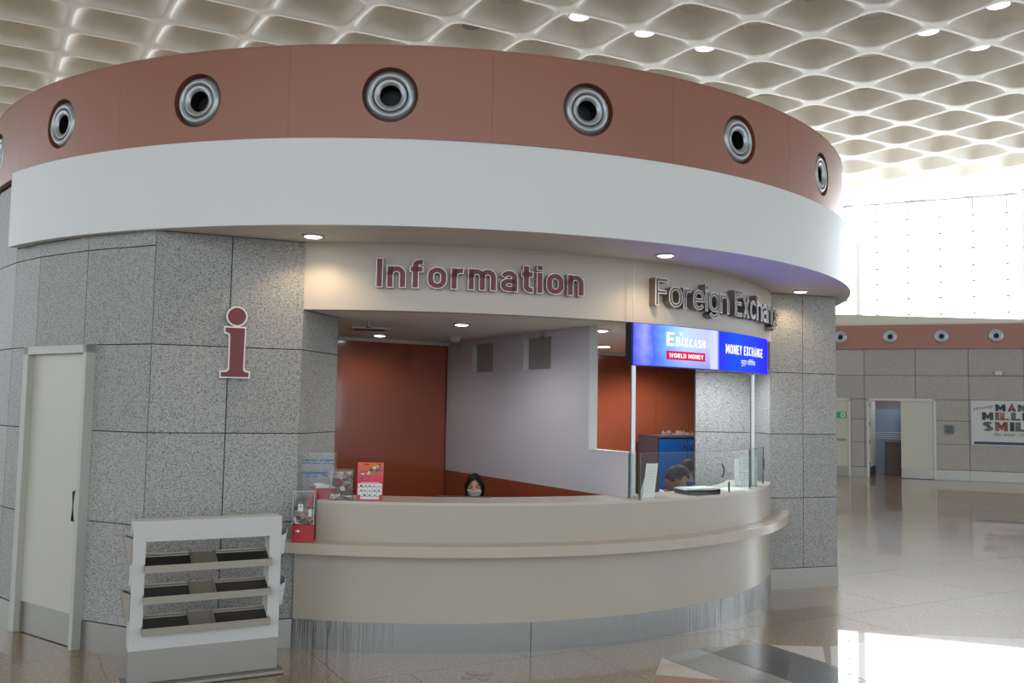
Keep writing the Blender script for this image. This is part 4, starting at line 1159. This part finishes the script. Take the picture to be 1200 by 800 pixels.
obj('back_leg', MB().add([(-.08, .025, .27), (.08, .025, .27), (.08, .10, 0), (-.08, .10, 0)], [(0, 1, 2, 3)]), M['red'], cal, local=True)
obj('date_page', lean(MB().box((.0, -.003, .066), (.172, .001, .112))), M['paper'], cal, local=True)
obj('corner', lean(MB().box((-.078, -.004, .022), (.022, .001, .04)).box((.078, -.004, .022), (.022, .001, .04))), M['red'], cal, local=True)
gd = MB(); mk = MB(); pics = [MB() for _ in range(4)]
for r in range(3):
    gd.box((0, -.0042, .030 + r * .033), (.165, .0006, .002))
    for c in range(5):
        if r == 0 and c in (0, 4): continue
        mk.box((-.066 + c * .033 + random.uniform(-.004, .004), -.0045, .045 + r * .033 - .006), (random.uniform(.008, .016), .0006, random.uniform(.006, .013)))
for c in range(4): gd.box((-.05 + c * .033, -.0042, .066), (.0014, .0006, .10))
for k in range(34):
    x = random.uniform(-.065, .07); z = .205 + .028 * sin(x * 30) + random.uniform(-.026, .026)
    pics[k % 4].box((x, -.0032 - .0001 * k, z), (random.uniform(.008, .028), .0006, random.uniform(.005, .02)))
obj('grid_line', lean(gd), M['ink'], cal, local=True)['kind'] = 'stuff'; obj('date_mark', lean(mk), M['ink'], cal, local=True)['kind'] = 'stuff'
for pm, c in zip(pics, ((70, 120, 170), (235, 215, 120), (110, 60, 80), (120, 170, 110))):
    obj('picture_patch', lean(pm), mat('calendar ink', lin(*c), .6), cal, local=True)['kind'] = 'stuff'
v, f = fit_text('2021', .05, .010); 
obj('title_bar', lean(MB().box((-.03, -.003, .258), (.035, .001, .008))), M['ink'], cal, local=True)
obj('caption', lean(MB().box((0, -.003, .128), (.13, .001, .004))), M['paper'], cal, local=True)

# ------------------------------------------------------------------ exchange desk things
dc = tag(empty('tariff_card', (1.092, 7.20, ZE), rad(22)), 'tall slanted white card leaning behind the left glass screen', 'card')
sh = MB().box((0, 0, .132), (.105, .004, .262)); sh.v = [(x + z * .22, y * cos(.15) + z * sin(.15), z) for x, y, z in sh.v]
obj('card', sh, M['paper'], dc, local=True)
obj('back_leg', MB().add([(0, .03, .2), (.1, .03, .2), (.08, .11, 0), (-.02, .11, 0)], [(0, 1, 2, 3)]), M['paper'], dc, local=True)
pr = MB()
for k in range(9): pr.box((random.uniform(-.01, .01), -.0026, .05 + k * .022), (random.uniform(.04, .075), .0006, .004))
pr.v = [(x + z * .22, y * cos(.15) + z * sin(.15), z) for x, y, z in pr.v]
obj('printing', pr, M['engraved'], dc, local=True)['kind'] = 'stuff'

tr_ = tag(empty('paper_tray', (1.565, 7.63, ZE), rad(20)), 'black letter tray heaped with white paper on the exchange counter', 'paper tray')
obj('tray', MB().box((0, 0, .012), (.30, .22, .02)).box((-.15, 0, .022), (.006, .22, .04)).box((.15, 0, .022), (.006, .22, .04)), M['dark'], tr_, local=True)
for k in range(4): obj('sheet', MB().box((.01 * k - .02, -.006 * k, .038 + .004 * k), (.29, .21, .0025), rad(-3 + 4 * k)), M['paper'], tr_, local=True)
pp = tag(empty('loose_papers', (1.93, 7.95, ZE), rad(40)), 'flat white sheets lying on the exchange counter right of the tray', 'paper')
for k in range(3): obj('sheet', MB().box((.03 * k, .02 * k, .003 + .003 * k), (.29, .2, .002), rad(6 * k)), M['paper'], pp, local=True)
dst = tag(empty('notice_holder', (2.185, 8.46, ZE), rad(20)), 'clear upright holder with printed notices at right end of the exchange counter', 'notice holder')
M['notice'] = mat('pale green notice', lin(206, 218, 214), .5)
obj('holder_plate', MB().box((0, 0, .14), (.25, .005, .272)), M['acrylic'], dst, local=True)
obj('foot', MB().box((0, .02, .003), (.25, .09, .006)), M['acrylic'], dst, local=True)
obj('notice', MB().box((.03, -.004, .20), (.19, .0015, .14)), M['notice'], dst, local=True); obj('notice', MB().box((.03, -.004, .062), (.19, .0015, .12)), M['notice'], dst, local=True)
obj('notice', MB().box((-.10, -.004, .13), (.055, .0015, .24)), M['paper'], dst, local=True)
pr = MB()
for z0, n in ((.255, 10), (.11, 6)):
    for k in range(n): pr.box((.03 + random.uniform(-.01, .01), -.0052, z0 - k * .011), (random.uniform(.11, .16), .0006, .0035))
obj('printing', pr, mat('grey print', lin(120, 136, 150), .6), dst, local=True)['kind'] = 'stuff'

mo = tag(empty('monitor', (-.345, 6.99, .74), 0), 'black computer monitor seen edge-on behind the counter in front of the woman', 'monitor')
obj('screen_case', MB().box((0, 0, .195), (.41, .035, .25)), M['dark'], mo, local=True)
obj('neck', MB().box((0, .0, .045), (.05, .03, .07)), M['dark'], mo, local=True); obj('foot', MB().cyl(.09, 0, .012), M['dark'], mo, local=True)

cabp = Vector((1.79, 11.02)); cd = Vector((.88, .475)).normalized(); cnrm = Vector((cd.y, -cd.x)); ca = math.atan2(cd.y, cd.x)
cab = tag(empty('cupboard', (cabp.x, cabp.y, 0), ca), 'grey cupboard with bright blue double doors against the brown wall', 'cupboard')
CWD, CDP, CH = .86, .40, 1.43
obj('body', MB().box((CWD / 2, CDP / 2 + .01, CH / 2 - .01), (CWD, CDP - .02, CH - .03)), M['cab_grey'], cab, local=True)
obj('top', MB().box((CWD / 2, CDP / 2, CH - .0125), (CWD + .012, CDP + .012, .025)), M['cab_grey'], cab, local=True)
for s in (0, 1):
    D = obj('door', MB().box((CWD * (.25 + .5 * s), -.008, CH / 2 - .01), (CWD / 2 - .006, .018, CH - .07)), M['cab_blue'], cab, local=True)
    hx = CWD / 2 + (-.05 if s == 0 else .05)
    obj('handle', MB().tube([(hx, -.017, 1.33), (hx + (.012 if s == 0 else -.012), -.04, 1.345), (hx + (.02 if s == 0 else -.02), -.045, 1.30), (hx + (.012 if s == 0 else -.012), -.04, 1.255), (hx, -.017, 1.27)], .006, 6), M['chrome'], D, local=True)
obj('lock', MB().lathe([(.009, .0), (.009, .01), (.001, .01)], 12, 0, 'Y', (CWD / 2 + .03, -.017, 1.20)), M['chrome'], cab, local=True)
wr = empty('plastic_wrap', (cabp.x + cd.x * .5 - cnrm.x * .2, cabp.y + cd.y * .5 - cnrm.y * .2, CH), ca); tag(wr, 'crumpled clear plastic wrap lying on top of the blue cupboard', 'plastic wrap')
mb = MB()
for k in range(26):
    x, y = random.uniform(-.28, .28), random.uniform(-.12, .1); hgt = random.uniform(.02, .06)
    a = random.uniform(0, 3)
    mb.add([(x, y, 0), (x + .07 * cos(a), y + .07 * sin(a), .0), (x + .05 * cos(a + .5), y + .05 * sin(a + .5), hgt), (x - .03, y + .02, hgt * .9)], [(0, 1, 2, 3)])
obj('sheet', mb, mat('plastic film', lin(196, 176, 172), .2, spec=.7), wr, local=True)['kind'] = 'stuff'

# ------------------------------------------------------------------ people
def person(name, label, loc, rz, seat, lean_, skin, shirt, head_pitch=0.0, head_yaw=0.0, mask=True, hair='short', hs=1.0):
    root = tag(empty(name, loc, rz), label, 'person')
    J = {}; E_ = []; RAD = {}
    def j(n, p, r, par=None):
        J[n] = Vector(p); RAD[n] = r
        if par: E_.append((par, n))
    s = seat
    def L(x, y, z):      # lean the torso forward about the hips (forward = -y)
        dz = z - (s + .09); a = lean_
        return (x, y * cos(a) - dz * sin(a), s + .09 + dz * cos(a) + y * sin(a))
    j('pelvis', (0, 0, s + .09), .125)
    j('belly', L(0, -.01, s + .24), .125, 'pelvis'); j('chest', L(0, -.01, s + .42), .135, 'belly'); j('neck0', L(0, .0, s + .535), .06, 'chest'); j('neck1', L(0, -.015, s + .60), .052, 'neck0')
    for sg_, q in ((-1, 'l'), (1, 'r')):
        j('sh' + q, L(.155 * sg_, 0, s + .485), .062, 'chest')
        el = L(.205 * sg_, -.06, s + .24); j('el' + q, el, .045, 'sh' + q)
        wr_ = (.13 * sg_, el[1] - .22, max(el[2], s + .26)); j('wr' + q, wr_, .030, 'el' + q)
        pm = (.115 * sg_, wr_[1] - .075, wr_[2] - .005); j('pm' + q, pm, .026, 'wr' + q)
        for k in range(4):
            fx = pm[0] + (k - 1.5) * .019; ln = (.065, .075, .07, .055)[k if sg_ > 0 else 3 - k]
            j('f%s%da' % (q, k), (fx, pm[1] - .028, pm[2]), .0095, 'pm' + q); j('f%s%db' % (q, k), (fx, pm[1] - .028 - ln * .55, pm[2] - .006), .009, 'f%s%da' % (q, k)); j('f%s%dc' % (q, k), (fx, pm[1] - .028 - ln * .9, pm[2] - .022), .008, 'f%s%db' % (q, k))
        tx = pm[0] - sg_ * .03
        j('t%sa' % q, (tx, pm[1] + .02, pm[2] - .004), .011, 'pm' + q); j('t%sb' % q, (tx - sg_ * .018, pm[1] - .022, pm[2] - .012), .0095, 't%sa' % q)
        j('hip' + q, (.09 * sg_, -.03, s + .075), .095, 'pelvis'); j('kn' + q, (.11 * sg_, -.40, s + .065), .062, 'hip' + q)
        j('an' + q, (.11 * sg_, -.40, .085), .042, 'kn' + q); j('to' + q, (.115 * sg_, -.53, .040), .036, 'an' + q)
    names = list(J); idx = {n_: i for i, n_ in enumerate(names)}
    me = bpy.data.meshes.new('body'); me.from_pydata([J[n_] for n_ in names], [(idx[a], idx[b]) for a, b in E_], [])
    o = bpy.data.objects.new('body', me); COL.objects.link(o)
    sk = o.modifiers.new('skin', 'SKIN'); sk.use_smooth_shade = True
    for i, n_ in enumerate(names):
        d = me.skin_vertices[0].data[i]; d.radius = (RAD[n_], RAD[n_] * (.78 if n_ in ('pelvis', 'belly', 'chest') else 1)); d.use_root = (n_ == 'pelvis')
    o.modifiers.new('sub', 'SUBSURF').levels = 2
    dg = bpy.context.evaluated_depsgraph_get(); dg.update()
    bmesh_me = bpy.data.meshes.new_from_object(o.evaluated_get(dg))
    bpy.data.objects.remove(o)
    # head
    hc = Vector(L(0, -.03, s + .715))
    HR = Matrix.Rotation(head_yaw, 3, 'Z') @ Matrix.Rotation(lean_ + head_pitch, 3, 'X')
    def head_pt(d):     # d unit vector in head frame, x right, -y forward, z up
        x, y, z = d
        r = Vector((x * .075 * hs, y * .094 * hs, z * .117 * hs))
        if z < 0: r.x *= 1 - .30 * (-z) ** 1.2; r.y *= 1 - .12 * (-z)
        if y < 0:
            r.y -= .022 * math.exp(-((x / .16) ** 2 + ((z + .16) / .17) ** 2))     # nose
            r.y += .012 * (math.exp(-(((x - .36) / .17) ** 2 + ((z - .10) / .13) ** 2)) + math.exp(-(((x + .36) / .17) ** 2 + ((z - .10) / .13) ** 2)))   # eye sockets
            r.y -= .008 * math.exp(-((x / .2) ** 2 + ((z + .52) / .09) ** 2))      # lips
            r.y -= .008 * math.exp(-((x / .25) ** 2 + ((z + .88) / .14) ** 2))     # chin
        for sx_ in (-1, 1):
            r.x += sx_ * .014 * math.exp(-(((x - sx_ * .98) / .16) ** 2 + ((y - .1) / .16) ** 2 + ((z + .02) / .22) ** 2))   # ears
        return hc + HR @ r
    bm = bmesh.new(); bm.from_mesh(bmesh_me)
    sp = bmesh.ops.create_uvsphere(bm, u_segments=40, v_segments=28, radius=1)
    for v in sp['verts']: v.co = head_pt(v.co.normalized())
    bm.to_mesh(bmesh_me); bm.free()
    o = link('body_shape', bmesh_me)
    rm_ = o.modifiers.new('re', 'REMESH'); rm_.mode = 'VOXEL'; rm_.voxel_size = .0075; rm_.use_smooth_shade = True
    dg = bpy.context.evaluated_depsgraph_get(); dg.update()
    body = bpy.data.meshes.new_from_object(o.evaluated_get(dg)); bpy.data.objects.remove(o)
    body.materials.clear()
    for m in (skin, shirt, M['trousers']): body.materials.append(m)
    nk = Vector(L(0, 0, s + .572))
    up = Vector(L(0, 0, s + .6)) - Vector(L(0, 0, s + .5)); up.normalize()
    for p in body.polygons:
        c = p.center
        if (c - nk).dot(up) > 0: k = 0
        elif c.z < s + .13 and c.y > -.7 and not (c.z > s + .20): k = 2
        elif min((c - J['pml']).length, (c - J['pmr']).length) < .115 and c.y < max(J['wrl'].y, J['wrr'].y) - .012: k = 0
        else: k = 1
        p.material_index = k; p.use_smooth = True
    link('body', body, root)
    def shell(nm, test, off, m, uu=96, vv=72, parent=root):
        bm = bmesh.new(); sp = bmesh.ops.create_uvsphere(bm, u_segments=uu, v_segments=vv, radius=1)
        for v in sp['verts']:
            d = v.co.normalized(); q = head_pt(d); nrm_ = (q - hc).normalized(); v.co = q + nrm_ * off(d); v.normal = d
        dele = [f_ for f_ in bm.faces if not test((sum((Vector(((HR.inverted() @ (v.co - hc)).x / .075 / hs, (HR.inverted() @ (v.co - hc)).y / .094 / hs, (HR.inverted() @ (v.co - hc)).z / .117 / hs)) for v in f_.verts), Vector()) / len(f_.verts)).normalized())]
        bmesh.ops.delete(bm, geom=dele, context='FACES')
        me2 = bpy.data.meshes.new(nm); 
        for f_ in bm.faces: f_.smooth = True
        bm.to_mesh(me2); bm.free(); me2.materials.append(m)
        so = link(nm, me2, parent); md = so.modifiers.new('t', 'SOLIDIFY'); md.thickness = .004; md.offset = 1
        return so
    if hair == 'long':
        hs_ = shell('hair', lambda d: (d.z > .46 - .9 * abs(d.x) ** 1.6 or d.y > .02) and d.z > -.98 and not (d.y < -.05 and d.z < .70 - .70 * abs(d.x) ** 1.4 and abs(d.x) < .84), lambda d: .009 + .006 * max(0, d.z), M['hair'])
        mb = MB()
        for sx_ in (-1, 1):
            for q in range(3):
                pts_ = [hc + HR @ Vector((sx_ * (.064 + .004 * q), .004 + .026 * q, .03)), hc + HR @ Vector((sx_ * (.068 + .004 * q), .004 + .026 * q, -.04)), hc + HR @ Vector((sx_ * (.066 + .003 * q), .004 + .026 * q, -.11)), hc + HR @ Vector((sx_ * .062, .008 + .026 * q, -.18))]
                mb.tube(pts_, .013, 8)
        obj('hair_lock', mb, M['hair'], hs_, local=True)
    else:
        shell('hair', lambda d: d.z > .50 or (d.y > -.15 and d.z > -.30) and not (abs(d.x) > .80 and d.z < .05 and d.y < .25), lambda d: .010 + .008 * max(0, d.z), M['hair'])
    for sx_ in (-1, 1):
        e = head_pt(Vector((sx_ * .36, -.90, .10)).normalized())
        ep = HR.inverted() @ (e - hc)
        ey = MB(); c0 = hc + HR @ (ep + Vector((0, .004, 0)))
        ey.lathe([(.001, -.0065), (.006, -.0055), (.0105, -.0025), (.012, 0), (.0105, .0025), (.006, .0055), (.001, .0065)], 12, 0, 'Z', c0)
        E1 = obj('eye', ey, M['eye_white'], root, local=True)
        c1 = hc + HR @ (ep + Vector((0, -.0045, 0)))
        ii = MB().lathe([(.001, -.0062), (.0052, -.0036), (.0064, 0), (.0052, .0036), (.001, .0062)], 10, 0, 'Z', c1)
        obj('iris', ii, M['iris'], E1, local=True)
        bq = [hc + HR @ (ep + Vector((sx_ * t * .020, -.004 + .004 * abs(t), .020 + .004 * (1 - t * t)))) for t in (-1, -.3, .4, 1)]
        obj('eyebrow', MB().tube(bq, .003, 6), M['hair'], root, local=True)
    if mask:
        mk_ = shell('face_mask', lambda d: d.y < -.22 and -.98 < d.z < -.10, lambda d: .007 + .006 * max(0, -d.y - .4), M['mask'])
        st = MB()
        for sx_ in (-1, 1):
            for z in (-.2, -.62):
                a = head_pt(Vector((sx_ * .9, -.25, z)).normalized()); b = head_pt(Vector((sx_ * .99, .12, -.05)).normalized())
                mid = (a + b) / 2; st.tube([a, mid + (mid - hc).normalized() * .008, b + (b - hc).normalized() * .006], .0022, 6)
        obj('ear_loop', st, M['mask'], mk_, local=True)
    else:
        obj('mouth', MB().tube([head_pt(Vector((t * .2, -.85, -.50)).normalized()) for t in (-1, -.5, 0, .5, 1)], .003, 6), mat('lips', lin(120, 66, 60), .5), root, local=True)
    # collar
    obj('collar', MB().tube([Vector(L(.070 * sin(t), -.01 - .062 * cos(t), s + .552 - .012 * cos(t))) for t in [k_ * pi / 8 for k_ in range(17)]], .013, 8), shirt, root, local=True)
    return root
def chair(loc, rz, seat, label):
    t = tag(empty('office_chair', loc, rz), label, 'chair')
    bevel(obj('seat', MB().box((0, 0, seat - .035), (.46, .44, .07)), M['navy'], t, local=True), .02)
    bevel(obj('backrest', MB().box((0, .26, seat + .22), (.42, .05, .36)), M['navy'], t, local=True), .02)
    obj('back_post', MB().box((0, .24, seat + .0), (.05, .03, .20)), M['dark'], t, local=True)
    obj('column', MB().cyl(.025, .09, seat - .07), M['steel_plain'], t, local=True)
    for k_ in range(5):
        a = k_ * 2 * pi / 5
        obj('foot', MB().tube([(0, 0, .09), (.26 * cos(a), .26 * sin(a), .05)], .016, 6).box((.26 * cos(a), .26 * sin(a), .025), (.03, .03, .05)), M['dark'], t, local=True)
person('person', 'woman with black hair and white face mask seated behind the counter', (-.312, 8.32, 0), 0, .315, .12, M['skin'], M['navy'], hair='long', hs=.9)
chair((-.312, 8.345, 0), 0, .315, 'dark office chair under the masked woman')
person('person', 'dark haired man in a white shirt bending over papers behind the glass', (1.165, 8.05, 0), rad(92), .495, .46, M['skin_dark'], M['shirt'], head_pitch=.10, mask=False, hair='short')
chair((1.14, 8.05, 0), rad(92), .495, 'dark office chair under the man in white')
person('person', 'man in pale blue shirt and white mask seated by the blue cupboard', (2.235, 9.98, 0), rad(-95), .42, .38, M['skin_dark'], M['shirt_blue'], head_pitch=.15, hair='short')
chair((2.26, 9.98, 0), rad(-95), .42, 'dark office chair under the man in pale blue')
